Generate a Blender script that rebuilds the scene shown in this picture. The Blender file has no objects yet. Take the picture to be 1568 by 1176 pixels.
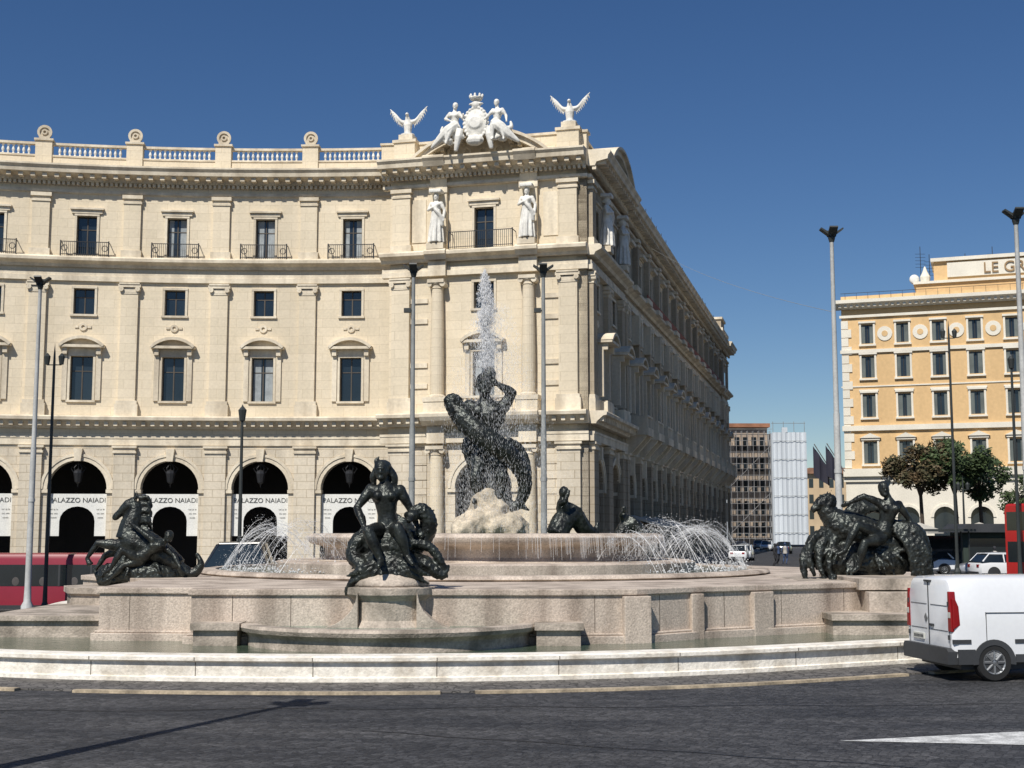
import bpy, bmesh, math, random
from mathutils import Vector, Matrix
rnd=random.Random(11)
scene=bpy.context.scene
scene.view_settings.view_transform='Standard'
scene.view_settings.look='None'
scene.view_settings.exposure=0
pi=math.pi
# ------------------------------------------------------------------ materials
def new_mat(name):
    m=bpy.data.materials.new(name); m.use_nodes=True
    nt=m.node_tree; b=nt.nodes['Principled BSDF']; return m,nt,b
def mat(name,col,rough=.8,metal=0,scale=.6,var=.18,fine=12,fvar=.1,bump=0.0,bscale=25,col2=None,streak=False,joints=None,spec=.5,coat=0,lo=.33,hi=.62):
    m,nt,b=new_mat(name); N=nt.nodes; L=nt.links
    tc=N.new('ShaderNodeTexCoord'); mp=N.new('ShaderNodeMapping'); L.new(tc.outputs['Object'],mp.inputs[0])
    if streak: mp.inputs['Scale'].default_value=(1,1,.12)
    n1=N.new('ShaderNodeTexNoise'); n1.inputs['Scale'].default_value=scale; n1.inputs['Detail'].default_value=6; L.new(mp.outputs[0],n1.inputs[0])
    r1=N.new('ShaderNodeValToRGB'); L.new(n1.outputs['Fac'],r1.inputs[0])
    c2=col2 if col2 else tuple(c*(1-var*2) for c in col)
    r1.color_ramp.elements[0].position=lo; r1.color_ramp.elements[0].color=(*c2,1)
    r1.color_ramp.elements[1].position=hi; r1.color_ramp.elements[1].color=(*col,1)
    n2=N.new('ShaderNodeTexNoise'); n2.inputs['Scale'].default_value=fine; n2.inputs['Detail'].default_value=5; L.new(tc.outputs['Object'],n2.inputs[0])
    mr=N.new('ShaderNodeMapRange'); L.new(n2.outputs['Fac'],mr.inputs[0]); mr.inputs[1].default_value=.3; mr.inputs[2].default_value=.7
    mr.inputs[3].default_value=1-fvar; mr.inputs[4].default_value=1+fvar
    vm=N.new('ShaderNodeVectorMath'); vm.operation='SCALE'; L.new(r1.outputs[0],vm.inputs[0]); L.new(mr.outputs[0],vm.inputs['Scale'])
    out=vm.outputs[0]
    if joints:
        sx=N.new('ShaderNodeSeparateXYZ'); L.new(tc.outputs['Object'],sx.inputs[0])
        ad=N.new('ShaderNodeMath'); ad.operation='ADD'; L.new(sx.outputs[0],ad.inputs[0]); L.new(sx.outputs[1],ad.inputs[1])
        cb=N.new('ShaderNodeCombineXYZ'); L.new(ad.outputs[0],cb.inputs[0]); L.new(sx.outputs[2],cb.inputs[1])
        br=N.new('ShaderNodeTexBrick'); L.new(cb.outputs[0],br.inputs[0]); br.inputs['Scale'].default_value=1
        br.inputs['Brick Width'].default_value=joints[0]; br.inputs['Row Height'].default_value=joints[1]
        br.inputs['Mortar Size'].default_value=joints[2]; br.inputs['Mortar Smooth'].default_value=.3
        br.inputs['Color1'].default_value=(1,1,1,1); br.inputs['Color2'].default_value=(.93,.93,.92,1); br.inputs['Mortar'].default_value=(.70,.67,.62,1)
        mu=N.new('ShaderNodeVectorMath'); mu.operation='MULTIPLY'; L.new(out,mu.inputs[0]); L.new(br.outputs[0],mu.inputs[1]); out=mu.outputs[0]
    L.new(out,b.inputs['Base Color'])
    b.inputs['Roughness'].default_value=rough; b.inputs['Metallic'].default_value=metal
    b.inputs['Specular IOR Level'].default_value=spec
    if coat: b.inputs['Coat Weight'].default_value=coat
    if bump>0:
        n3=N.new('ShaderNodeTexNoise'); n3.inputs['Scale'].default_value=bscale; n3.inputs['Detail'].default_value=6; L.new(tc.outputs['Object'],n3.inputs[0])
        bp=N.new('ShaderNodeBump'); bp.inputs['Strength'].default_value=bump; bp.inputs['Distance'].default_value=.05
        L.new(n3.outputs['Fac'],bp.inputs['Height']); L.new(bp.outputs[0],b.inputs['Normal'])
    return m
CREAM=mat('cream_ashlar',(.77,.665,.50),.85,scale=.35,var=.07,fine=6,fvar=.06,bump=.15,bscale=8,joints=(1.5,.62,.010),streak=True,spec=.2)
CREAMW=mat('shaded_ashlar',(.47,.39,.285),.85,scale=.5,var=.14,fine=6,fvar=.08,bump=.15,bscale=8,joints=(1.5,.62,.010),streak=True,spec=.2)  # darker copy of the cream ashlar, street-side shade put into the colour
BASEW=mat('shaded_base',(.40,.335,.25),.85,scale=.6,var=.14,fine=6,fvar=.08,bump=.2,bscale=8,joints=(1.3,.55,.028),streak=True,spec=.2)  # same for the base stone: shade of the street side painted in
TRIM=mat('travertine_trim',(.765,.675,.525),.8,scale=.9,var=.12,fine=5,fvar=.09,bump=.2,bscale=10,streak=True,col2=(.52,.445,.335),spec=.2)
BASE=mat('rusticated_base',(.70,.615,.485),.85,scale=.6,var=.12,fine=6,fvar=.08,bump=.2,bscale=8,joints=(1.3,.55,.028),streak=True,spec=.2)
MARBLE=mat('white_marble',(.80,.775,.71),.7,scale=2,var=.12,fine=9,fvar=.08,spec=.3)
GLASSW=mat('window_glass',(.02,.03,.04),.08,scale=.2,var=.3,spec=.8)
CURT=mat('curtain',(.34,.37,.38),.5,scale=2,var=.15)
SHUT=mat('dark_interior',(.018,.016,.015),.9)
FRAME=mat('window_frame',(.10,.08,.06),.6)
IRON=mat('black_iron',(.02,.02,.022),.5)
SIGNW=mat('banner_white',(.76,.75,.70),.7,scale=1,var=.04)
SIGNT=mat('banner_letters',(.10,.10,.09),.7)
ROOFM=mat('roof_grey',(.16,.15,.14),.8)
TERRA=mat('terracotta_strip',(.30,.08,.04),.8)
PINK=mat('fountain_granite',(.55,.465,.385),.7,scale=1.3,var=.16,fine=24,fvar=.24,bump=.3,bscale=30,streak=True,col2=(.29,.235,.19),lo=.34,hi=.58,spec=.3)
PINKD=mat('weathered_stone',(.48,.41,.34),.8,scale=1.6,var=.25,fine=18,fvar=.2,bump=.35,bscale=25,col2=(.21,.18,.145),lo=.34,hi=.6,spec=.3)
CURBM=mat('white_travertine_kerb',(.84,.79,.70),.7,scale=2.2,var=.14,fine=14,fvar=.14,bump=.3,bscale=18,col2=(.58,.52,.43),lo=.3,hi=.55,spec=.3)
ROCK=mat('travertine_rock',(.62,.53,.40),.9,scale=3,var=.22,fine=14,fvar=.2,bump=.6,bscale=14)
BRONZE=mat('dark_bronze',(.052,.058,.052),.36,metal=.6,scale=3.5,var=.2,fine=18,fvar=.3,bump=.35,bscale=22,col2=(.018,.019,.018))
STEEL=mat('grey_post_paint',(.30,.31,.30),.5,scale=2,var=.1)
POSTD=mat('dark_post_paint',(.035,.04,.038),.5)
WHITEP=mat('white_car_paint',(.74,.75,.76),.28,scale=1,var=.02,fvar=.02,coat=.5)
GREYP=mat('silver_car_paint',(.33,.34,.36),.3,metal=.3,scale=1,var=.03,fvar=.03,coat=.5)
BLACKP=mat('black_car_paint',(.02,.02,.025),.3,scale=1,var=.03,coat=.5)
REDP=mat('dark_red_bus_paint',(.24,.012,.028),.4,scale=1,var=.05,fvar=.04,coat=.2)
REDB=mat('bright_red_bus_paint',(.42,.018,.015),.35,scale=1,var=.05,fvar=.04,coat=.3)
PLAST=mat('grey_plastic',(.045,.047,.05),.6)
TYRE=mat('tyre_rubber',(.015,.015,.015),.8)
HUB=mat('alloy_wheel',(.30,.31,.32),.4,metal=.6)
CGLASS=mat('car_glass',(.015,.02,.022),.06,spec=.9)
LRED=mat('tail_light_red',(.25,.008,.010),.2)
LWHT=mat('lamp_glass',(.55,.55,.5),.2)
YEL=mat('ochre_plaster',(.72,.49,.25),.9,scale=.3,var=.07,fine=3,fvar=.06,streak=True,spec=.2)
YELT=mat('cream_stucco_trim',(.78,.73,.62),.85,scale=.4,var=.06,spec=.2)
BROWN=mat('brown_facade',(.44,.35,.27),.9,scale=.3,var=.2)
PALE=mat('distant_plaster',(.60,.45,.28),.9,scale=.2,var=.12)
TARP=mat('white_tarpaulin',(.62,.66,.69),.8,scale=.4,var=.08,streak=True,bump=.3,bscale=1.5)
BARK=mat('bark',(.08,.06,.045),.9,scale=4,var=.2)
LEAF=mat('foliage',(.055,.085,.025),.7,scale=1.0,var=.3,fine=5,fvar=.35,col2=(.025,.045,.014))
LEAFR=mat('reddish_foliage',(.10,.065,.03),.7,scale=1.0,var=.3,fine=5,fvar=.35,col2=(.04,.05,.018))
PAINT=mat('road_paint',(.66,.66,.64),.7,scale=5,var=.25,fine=40,fvar=.25)
AWN=mat('awning_canvas',(.55,.52,.45),.8)
AWND=mat('dark_awning',(.03,.045,.035),.8)
FLAGM=mat('dark_flag',(.03,.03,.05),.8)
def asphalt():
    m,nt,b=new_mat('asphalt'); N=nt.nodes; L=nt.links
    tc=N.new('ShaderNodeTexCoord')
    a=N.new('ShaderNodeTexNoise'); a.inputs['Scale'].default_value=.5; a.inputs['Detail'].default_value=9; a.inputs['Roughness'].default_value=.72
    mp=N.new('ShaderNodeMapping'); mp.inputs['Scale'].default_value=(.35,1.8,1); L.new(tc.outputs['Object'],mp.inputs[0]); L.new(mp.outputs[0],a.inputs[0])
    f=N.new('ShaderNodeTexNoise'); f.inputs['Scale'].default_value=20; f.inputs['Detail'].default_value=5; f.inputs['Roughness'].default_value=.8; L.new(tc.outputs['Object'],f.inputs[0])
    ms=N.new('ShaderNodeMapping'); ms.inputs['Rotation'].default_value=(0,0,.5); ms.inputs['Scale'].default_value=(9,9,9); L.new(tc.outputs['Object'],ms.inputs[0])
    v=N.new('ShaderNodeTexVoronoi'); v.inputs['Scale'].default_value=1; v.inputs['Randomness'].default_value=.55; L.new(ms.outputs[0],v.inputs[0])
    ve=N.new('ShaderNodeTexVoronoi'); ve.feature='DISTANCE_TO_EDGE'; ve.inputs['Scale'].default_value=1; ve.inputs['Randomness'].default_value=.55; L.new(ms.outputs[0],ve.inputs[0])
    r=N.new('ShaderNodeValToRGB'); r.color_ramp.elements[0].position=.36; r.color_ramp.elements[0].color=(.025,.026,.029,1)
    r.color_ramp.elements[1].position=.68; r.color_ramp.elements[1].color=(.078,.076,.076,1); L.new(a.outputs['Fac'],r.inputs[0])
    mr=N.new('ShaderNodeMapRange'); L.new(f.outputs['Fac'],mr.inputs[0]); mr.inputs[1].default_value=.35; mr.inputs[2].default_value=.7; mr.inputs[3].default_value=.5; mr.inputs[4].default_value=1.8
    s=N.new('ShaderNodeVectorMath'); s.operation='SCALE'; L.new(r.outputs[0],s.inputs[0]); L.new(mr.outputs[0],s.inputs['Scale'])
    sp=N.new('ShaderNodeSeparateXYZ'); L.new(v.outputs['Color'],sp.inputs[0]); m2=N.new('ShaderNodeMapRange'); L.new(sp.outputs[0],m2.inputs[0]); m2.inputs[3].default_value=.68; m2.inputs[4].default_value=1.4
    m3=N.new('ShaderNodeMapRange'); L.new(ve.outputs['Distance'],m3.inputs[0]); m3.inputs[1].default_value=.0; m3.inputs[2].default_value=.12; m3.inputs[3].default_value=.5; m3.inputs[4].default_value=1
    mm=N.new('ShaderNodeMath'); mm.operation='MULTIPLY'; L.new(m2.outputs[0],mm.inputs[0]); L.new(m3.outputs[0],mm.inputs[1])
    s2=N.new('ShaderNodeVectorMath'); s2.operation='SCALE'; L.new(s.outputs[0],s2.inputs[0]); L.new(mm.outputs[0],s2.inputs['Scale'])
    L.new(s2.outputs[0],b.inputs['Base Color']); b.inputs['Roughness'].default_value=.7; b.inputs['Specular IOR Level'].default_value=.35
    bp=N.new('ShaderNodeBump'); bp.inputs['Strength'].default_value=.5; bp.inputs['Distance'].default_value=.02; L.new(m3.outputs[0],bp.inputs['Height']); L.new(bp.outputs[0],b.inputs['Normal'])
    return m
ASPH=asphalt()
def cobbles():
    m,nt,b=new_mat('cobblestones'); N=nt.nodes; L=nt.links
    tc=N.new('ShaderNodeTexCoord'); v=N.new('ShaderNodeTexVoronoi'); v.inputs['Scale'].default_value=7; v.feature='DISTANCE_TO_EDGE'; L.new(tc.outputs['Object'],v.inputs[0])
    v2=N.new('ShaderNodeTexVoronoi'); v2.inputs['Scale'].default_value=7; L.new(tc.outputs['Object'],v2.inputs[0])
    r=N.new('ShaderNodeValToRGB'); r.color_ramp.elements[0].color=(.03,.028,.025,1); r.color_ramp.elements[0].position=.02; r.color_ramp.elements[1].color=(.13,.12,.11,1); r.color_ramp.elements[1].position=.09
    L.new(v.outputs['Distance'],r.inputs[0])
    sp=N.new('ShaderNodeSeparateXYZ'); L.new(v2.outputs['Color'],sp.inputs[0]); mr=N.new('ShaderNodeMapRange'); L.new(sp.outputs[0],mr.inputs[0]); mr.inputs[3].default_value=.6; mr.inputs[4].default_value=1.35
    s=N.new('ShaderNodeVectorMath'); s.operation='SCALE'; L.new(r.outputs[0],s.inputs[0]); L.new(mr.outputs[0],s.inputs['Scale']); L.new(s.outputs[0],b.inputs['Base Color'])
    b.inputs['Roughness'].default_value=.75
    bp=N.new('ShaderNodeBump'); bp.inputs['Strength'].default_value=.6; bp.inputs['Distance'].default_value=.03; L.new(r.outputs[0],bp.inputs['Height']); L.new(bp.outputs[0],b.inputs['Normal'])
    return m
COB=cobbles()
def water():
    m,nt,b=new_mat('pool_water'); N=nt.nodes; L=nt.links
    b.inputs['Base Color'].default_value=(.07,.10,.065,1); b.inputs['Roughness'].default_value=.08; b.inputs['Specular IOR Level'].default_value=.6
    tc=N.new('ShaderNodeTexCoord'); n=N.new('ShaderNodeTexNoise'); n.inputs['Scale'].default_value=5; n.inputs['Detail'].default_value=4; L.new(tc.outputs['Object'],n.inputs[0])
    bp=N.new('ShaderNodeBump'); bp.inputs['Strength'].default_value=.5; bp.inputs['Distance'].default_value=.06; L.new(n.outputs['Fac'],bp.inputs['Height']); L.new(bp.outputs[0],b.inputs['Normal'])
    return m
WATER=water()
def spray(name,alpha,c=.8):
    m,nt,b=new_mat(name); N=nt.nodes; L=nt.links
    b.inputs['Base Color'].default_value=(c,c,c,1); b.inputs['Roughness'].default_value=.4; b.inputs['Alpha'].default_value=alpha
    return m
SPRAY=spray('water_spray',.5); MIST=spray('water_mist',.26,.9); JET=spray('water_jet_foam',.5,.88)

# ------------------------------------------------------------------ mesh builder
ID=lambda s,d,z:(s,d,z)
class MB:
    def __init__(s): s.v=[]; s.f=[]
    def box(s,fn,s0,s1,d0,d1,z0,z1,n=1):
        s.sweep(fn,s0,s1,[(d0,z0),(d1,z0),(d1,z1),(d0,z1)],n)
    def sweep(s,fn,s0,s1,prof,n=1):
        b=len(s.v); k=len(prof)
        for i in range(n+1):
            t=s0+(s1-s0)*i/n
            for d,z in prof: s.v.append(tuple(fn(t,d,z)))
        for i in range(n):
            for j in range(k):
                a=b+i*k+j; c=b+i*k+(j+1)%k
                s.f.append((a,c,c+k,a+k))
        s.f.append(tuple(b+j for j in range(k))[::-1]); s.f.append(tuple(b+n*k+j for j in range(k)))
    def prism(s,fn,pts,d0,d1):
        b=len(s.v); k=len(pts)
        for d in (d0,d1):
            for p,z in pts: s.v.append(tuple(fn(p,d,z)))
        s.f.append(tuple(range(b,b+k))); s.f.append(tuple(range(b+2*k-1,b+k-1,-1)))
        for j in range(k):
            j2=(j+1)%k; s.f.append((b+j,b+j2,b+k+j2,b+k+j))
    def plan(s,pts,z0,z1):
        b=len(s.v);k=len(pts)
        for z in (z0,z1):
            for x,y in pts: s.v.append((x,y,z))
        s.f.append(tuple(range(b,b+k))[::-1]); s.f.append(tuple(range(b+k,b+2*k)))
        for j in range(k):
            j2=(j+1)%k; s.f.append((b+j,b+j2,b+k+j2,b+k+j))
    def arch(s,fn,c,r,zs,zt,w,d0,d1,n=14):
        for i in range(n):
            a0=pi*i/n; a1=pi*(i+1)/n
            s.prism(fn,[(c+r*math.cos(a0),zs+r*math.sin(a0)),(c+r*math.cos(a0),zt),(c+r*math.cos(a1),zt),(c+r*math.cos(a1),zs+r*math.sin(a1))],d0,d1)
        if w>r:
            s.box(fn,c-w,c-r,d0,d1,zs,zt); s.box(fn,c+r,c+w,d0,d1,zs,zt)
    def ring(s,fn,c,zc,r0,r1,a0,a1,d0,d1,n=14):
        b=len(s.v)
        for i in range(n+1):
            a=a0+(a1-a0)*i/n
            for r,d in ((r0,d0),(r1,d0),(r1,d1),(r0,d1)): s.v.append(tuple(fn(c+r*math.cos(a),d,zc+r*math.sin(a))))
        for i in range(n):
            for j in range(4):
                p=b+i*4+j;q=b+i*4+(j+1)%4; s.f.append((p,q,q+4,p+4))
        s.f.append((b,b+1,b+2,b+3)); e=b+n*4; s.f.append((e+3,e+2,e+1,e))
    def lathe(s,c,prof,n=24,fn=None,a0=0,a1=2*pi,sx=1,sy=1):
        b=len(s.v);k=len(prof); full=abs(a1-a0-2*pi)<1e-6; m=n if full else n+1
        for i in range(m):
            a=a0+(a1-a0)*i/n
            for r,z in prof:
                p=(c[0]+r*sx*math.cos(a),c[1]+r*sy*math.sin(a),z)
                s.v.append(tuple(fn(*p)) if fn else p)
        for i in range(n):
            i2=(i+1)%m
            for j in range(k-1): s.f.append((b+i*k+j,b+i2*k+j,b+i2*k+j+1,b+i*k+j+1))
        if full:
            if prof[0][0]>1e-4: s.f.append(tuple(b+i*k for i in range(n)))
            if prof[-1][0]>1e-4: s.f.append(tuple(b+i*k+k-1 for i in range(n)))
    def tube(s,pts,rad,n=8,X=None):
        P=[Vector(p) for p in pts]; 
        if not hasattr(rad,'__len__'): rad=[rad]*len(P)
        b=len(s.v); up=None
        for i,p in enumerate(P):
            t=(P[min(i+1,len(P)-1)]-P[max(i-1,0)])
            t=t.normalized() if t.length>1e-9 else Vector((0,0,1))
            if up is None:
                up=Vector((0,0,1)) if abs(t.z)<.9 else Vector((1,0,0))
            u=(up-t*up.dot(t)); u=u.normalized() if u.length>1e-6 else t.orthogonal().normalized(); w=t.cross(u); up=u
            for j in range(n):
                a=2*pi*j/n; q=p+(u*math.cos(a)+w*math.sin(a))*rad[i]
                s.v.append(tuple(X@q) if X is not None else tuple(q))
        for i in range(len(P)-1):
            for j in range(n):
                a=b+i*n+j;c=b+i*n+(j+1)%n; s.f.append((a,c,c+n,a+n))
        s.f.append(tuple(b+j for j in range(n))[::-1]); e=b+(len(P)-1)*n; s.f.append(tuple(e+j for j in range(n)))
    def ell(s,c,r,n=10,m=7,X=None,rot=None):
        b=len(s.v); c=Vector(c)
        def put(q):
            q=Vector(q)
            if rot is not None: q=rot@q
            q=q+c; s.v.append(tuple(X@q) if X is not None else tuple(q))
        put((0,0,-r[2]))
        for i in range(1,m):
            ph=-pi/2+pi*i/m
            for j in range(n): put((r[0]*math.cos(ph)*math.cos(2*pi*j/n),r[1]*math.cos(ph)*math.sin(2*pi*j/n),r[2]*math.sin(ph)))
        put((0,0,r[2])); top=len(s.v)-1
        for j in range(n):
            s.f.append((b,b+1+(j+1)%n,b+1+j))
            e=b+1+(m-2)*n; s.f.append((top,e+j,e+(j+1)%n))
        for i in range(m-2):
            for j in range(n):
                a=b+1+i*n+j;c2=b+1+i*n+(j+1)%n; s.f.append((a,c2,c2+n,a+n))
    def obj(s,name,m,parent=None,smooth=False,angle=None,remesh=None,sm=4,bevel=None,recalc=True):
        if not s.v: return None
        me=bpy.data.meshes.new(name); me.from_pydata(s.v,[],s.f)
        if recalc:
            bm=bmesh.new(); bm.from_mesh(me); bmesh.ops.recalc_face_normals(bm,faces=bm.faces); bm.to_mesh(me); bm.free()
        me.materials.append(m)
        o=bpy.data.objects.new(name,me); scene.collection.objects.link(o)
        if parent: o.parent=parent
        if smooth or angle:
            for p in me.polygons: p.use_smooth=True
        if angle: me.set_sharp_from_angle(angle=math.radians(angle))
        if bevel:
            bv=o.modifiers.new('b','BEVEL'); bv.width=bevel; bv.segments=2; bv.limit_method='ANGLE'; bv.angle_limit=math.radians(40)
        if remesh:
            r=o.modifiers.new('r','REMESH'); r.mode='VOXEL'; r.voxel_size=remesh; r.use_smooth_shade=True
            k=o.modifiers.new('s','SMOOTH'); k.iterations=sm; k.factor=.5
        return o
def empty(name):
    e=bpy.data.objects.new(name,None); scene.collection.objects.link(e); e.empty_display_size=.2; return e
def spl(pts,k=6):
    P=[Vector(p) for p in pts]; out=[]
    for i in range(len(P)-1):
        p0=P[max(i-1,0)];p1=P[i];p2=P[i+1];p3=P[min(i+2,len(P)-1)]
        for j in range(k):
            t=j/k; out.append(.5*((2*p1)+(-p0+p2)*t+(2*p0-5*p1+4*p2-p3)*t*t+(-p0+3*p1-3*p2+p3)*t**3))
    out.append(P[-1]); return out
def splr(r,k=6):
    o=[]
    for i in range(len(r)-1):
        for j in range(k): o.append(r[i]+(r[i+1]-r[i])*j/k)
    o.append(r[-1]); return o
def ssm(t): t=max(0,min(1,t)); return t*t*(3-2*t)
def gz(x,y): return -1.15*ssm((y-38)/16)*ssm((-x-9)/7)

# ------------------------------------------------------------------ ground
def lin(a,b,st):
    o=[];x=a
    while x<b+1e-6: o.append(x); x+=st
    return o
xs=[-2500,-600,-200,-100]+lin(-60,60,2)+[100,200,600,2500]; ys=[-600,-200,-60,-20]+lin(0,110,2)+[140,200,400,900,3000]
G=MB()
for y in ys:
    for x in xs: G.v.append((x,y,gz(x,y)))
nx=len(xs)
for j in range(len(ys)-1):
    for i in range(nx-1): a=j*nx+i; G.f.append((a,a+1,a+nx+1,a+nx))
G.obj('ground',ASPH,smooth=True)

OUT=[(-5.5,23.05),(-9.2,23.8),(-12.6,25.7),(-14.9,28.5),(-14.9,31.5),(-13.7,34.2),(-13.6,38),(-13.6,43),(-9,50),(-.8,53.5),(8,50.5),(13.4,44),(15.2,37),(14.2,31.3),(11.2,28.2),(7.6,26.1),(3,23.9),(-1.3,23.0)]
def catclosed(P,k=8):
    n=len(P); out=[]; P=[Vector(p) for p in P]
    for i in range(n):
        p0,p1,p2,p3=P[i-1],P[i],P[(i+1)%n],P[(i+2)%n]
        for j in range(k):
            t=j/k; out.append(.5*((2*p1)+(-p0+p2)*t+(2*p0-5*p1+4*p2-p3)*t*t+(-p0+3*p1-3*p2+p3)*t**3))
    return out
C=catclosed(OUT)
def offs(C,d):
    n=len(C); o=[]
    for i in range(n):
        t=(C[(i+1)%n]-C[i-1]).normalized(); nrm=Vector((t.y,-t.x))
        o.append(C[i]+nrm*d)
    return o
cen=Vector((-.8,39))
test=offs(C,1)
sgn=1 if (test[0]-cen).length>(C[0]-cen).length else -1
def off(d): return offs(C,d*sgn)
def ringsweep(M,prof):
    b=len(M.v);k=len(prof);n=len(C)
    O=[off(d) for d,z in prof]
    for i in range(n):
        for j,(d,z) in enumerate(prof): M.v.append((O[j][i].x,O[j][i].y,z))
    for i in range(n):
        i2=(i+1)%n
        for j in range(k): M.f.append((b+i*k+j,b+i*k+(j+1)%k,b+i2*k+(j+1)%k,b+i2*k+j))
FT=empty('fountain')
M=MB(); ringsweep(M,[(0,-1.3),(0,.10),(-.03,.12),(-.03,.36),(.05,.39),(.05,.45),(.0,.475),(-.45,.475),(-.5,.45),(-.5,-.2)]); M.obj('outer_kerb',CURBM,FT)
M=MB(); O1=off(.054); O2=off(-.028)
for i in range(0,len(C),4):
    a=O2[i]; t=(C[(i+1)%len(C)]-C[i]).normalized(); q=O1[i]
    if a.y<36:
        nn=(q-a).normalized()
        M.plan([tuple(a-t*.006),tuple(a+t*.006),tuple(a+t*.006+nn*.004),tuple(a-t*.006+nn*.004)],.0,.36)
        M.plan([tuple(q-t*.006),tuple(q+t*.006),tuple(q+t*.006+nn*.004),tuple(q-t*.006+nn*.004)],.39,.45)
JM=mat('joint_mortar',(.16,.13,.10),.9)
M.obj('kerb_joints',JM,FT)
w=off(-.48); M=MB(); M.v=[(p.x,p.y,.30) for p in w]; M.f=[tuple(range(len(w)))]; M.obj('pool_water',WATER,FT)
PV=empty('pavement')
M=MB(); ringsweep(M,[(0,-1.4),(1.35,-1.4),(1.35,.03),(0,.03)]); M.obj('cobble_apron',COB,PV)
M=MB(); O1=off(1.36); O2=off(1.52); n=len(C)
for i in range(n):
    if i in (3,4,135,121,11,10,12): continue
    i2=(i+1)%n; a,b2,c2,d2=O1[i],O1[i2],O2[i2],O2[i]
    if min(a.y,b2.y)>36: continue
    M.plan([(a.x,a.y),(b2.x,b2.y),(c2.x,c2.y),(d2.x,d2.y)],-.02,.045)
M.obj('edge_stones',mat('kerb_stone',(.48,.39,.27),.8,scale=3,var=.25,fine=20,fvar=.25),PV)

# ---- podium
POD=[(-8.9,28.5),(-6.75,28.3),(-6.7,27.6),(-3.3,27.55),(1.0,27.5),(2.6,27.75),(4.0,28.9),(5.6,29.85),(7.1,30.7),(9.3,32.0),(12.0,35.5),(12,41),(8,48),(-1,50.5),(-8.5,47),(-12,42),(-11.9,36.6),(-9.2,33.6)]
def pinfl(P,d):
    n=len(P);o=[];V=[Vector(p) for p in P]
    for i in range(n):
        e1=(V[i]-V[i-1]).normalized(); e2=(V[(i+1)%n]-V[i]).normalized()
        n1=Vector((e1.y,-e1.x));n2=Vector((e2.y,-e2.x)); m=(n1+n2); m=m/m.length/max(.5,math.sqrt((1+n1.dot(n2))/2))
        o.append(tuple(V[i]+m*d))
    return o
M=MB(); M.plan(POD,.1,1.30); M.plan(pinfl(POD,.14),.1,.46); M.plan(pinfl(POD,.07),.46,.51); M.plan(pinfl(POD,.06),1.29,1.42)
V=[Vector(p) for p in POD]
for i,w_ in ((5,.3),(6,.16),(7,.3),(9,.26)):
    p=V[i]; q=p+(Vector((-.8,40))-p).normalized()*.2
    dirv=(p-Vector((-.8,40))).normalized(); tt=Vector((-dirv.y,dirv.x))
    a=q-tt*w_; b2=q+tt*w_; M.plan([tuple(a),tuple(b2),tuple(b2+dirv*.34),tuple(a+dirv*.34)],.1,1.27)
M.obj('podium',PINK,FT,bevel=.02)
M=MB()
for (a,b_) in ((V[0],V[1]),(V[2],V[3]),(V[4],V[5]),(V[5],V[6]),(V[6],V[7]),(V[7],V[8]),(V[8],V[9])):
    L_=(b_-a).length; t_=rnd.uniform(.5,.9)
    while t_<L_-.3:
        e=(b_-a).normalized(); p=a+e*t_; nn=Vector((e.y,-e.x))
        M.plan([tuple(p-e*.007),tuple(p+e*.007),tuple(p+e*.007+nn*.004),tuple(p-e*.007+nn*.004)],.52,1.28); t_+=rnd.uniform(.8,1.7)
M.obj('slab_joints',JM,FT)
M=MB()
FX,FY=-2.55,27.75
M.lathe((FX,FY),[(1.15,.2),(1.1,.62),(.92,.66),(.86,.72),(.80,.8),(.80,1.2),(.86,1.26),(.93,1.32),(.93,1.46),(.7,1.5),(0,1.5)],28)
for sg in (-1,1):
    M.prism(lambda s_,d,z:(FX+sg*s_,FY+d,z),[(.6,.3)]+[(.62+.95*(1-math.sin(t*pi/2/6)),.62+.75*(1-math.cos(t*pi/2/6))) for t in range(7)][::1]+[(.6,1.38)],-.75,.1)
LX,LY=-10.0,34.9; RX,RY=8.95,34.0
M.lathe((LX,LY),[(2.0,.1),(2.0,.5),(1.8,.55),(1.75,.6),(1.75,1.0),(1.85,1.05),(1.85,1.2),(0,1.21)],8)
M.box(ID,RX-1.9,RX+1.5,RY-2.2,RY+1.6,1.30,1.43); M.box(ID,RX-.8,RX+1.05,RY-3.0,RY+1,1.25,1.52)
M.box(ID,RX-.65,RX+.95,RY-3.3,RY-1,.3,1.22)
M.box(ID,-11.6,-9.0,29.2,34,.1,.66); M.box(ID,-11.7,-8.95,29.1,34,.66,.78)
M.box(ID,RX-1.7,RX+3.2,RY-4.1,RY-2.4,.1,.62); M.box(ID,RX-1.75,RX+3.3,RY-4.2,RY-2.4,.62,.76)
M.obj('sculpture_plinths',PINKD,FT,bevel=.015)
M=MB(); cx,cy=FX,28.0
M.lathe((cx,cy),[(3.0,.15),(3.0,.5),(3.05,.56),(3.16,.6),(3.2,.68),(3.16,.74),(2.85,.745),(2.8,.7),(2.8,.2)],56,a0=pi,a1=2*pi,sy=.88)
for sg in (-1,1):
    x0=cx+sg*3.05; x1=cx+sg*3.95
    M.box(ID,min(x0,x1),max(x0,x1),27.0,28.0,.1,.62); M.box(ID,min(x0,x1)-.04,max(x0,x1)+.06,26.9,28.0,.62,.76)
M.obj('lobe_basin',PINKD,FT,angle=35)
M=MB(); M.lathe((cx,cy),[(2.85,.66),(0,.67)],40,a0=pi,a1=2*pi,sy=.88); M.obj('lobe_water',mat('shallow_water',(.12,.22,.17),.1,scale=2,var=.2,bump=.4,bscale=6),FT)
CX,CY=-.8,40
M=MB()
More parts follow.
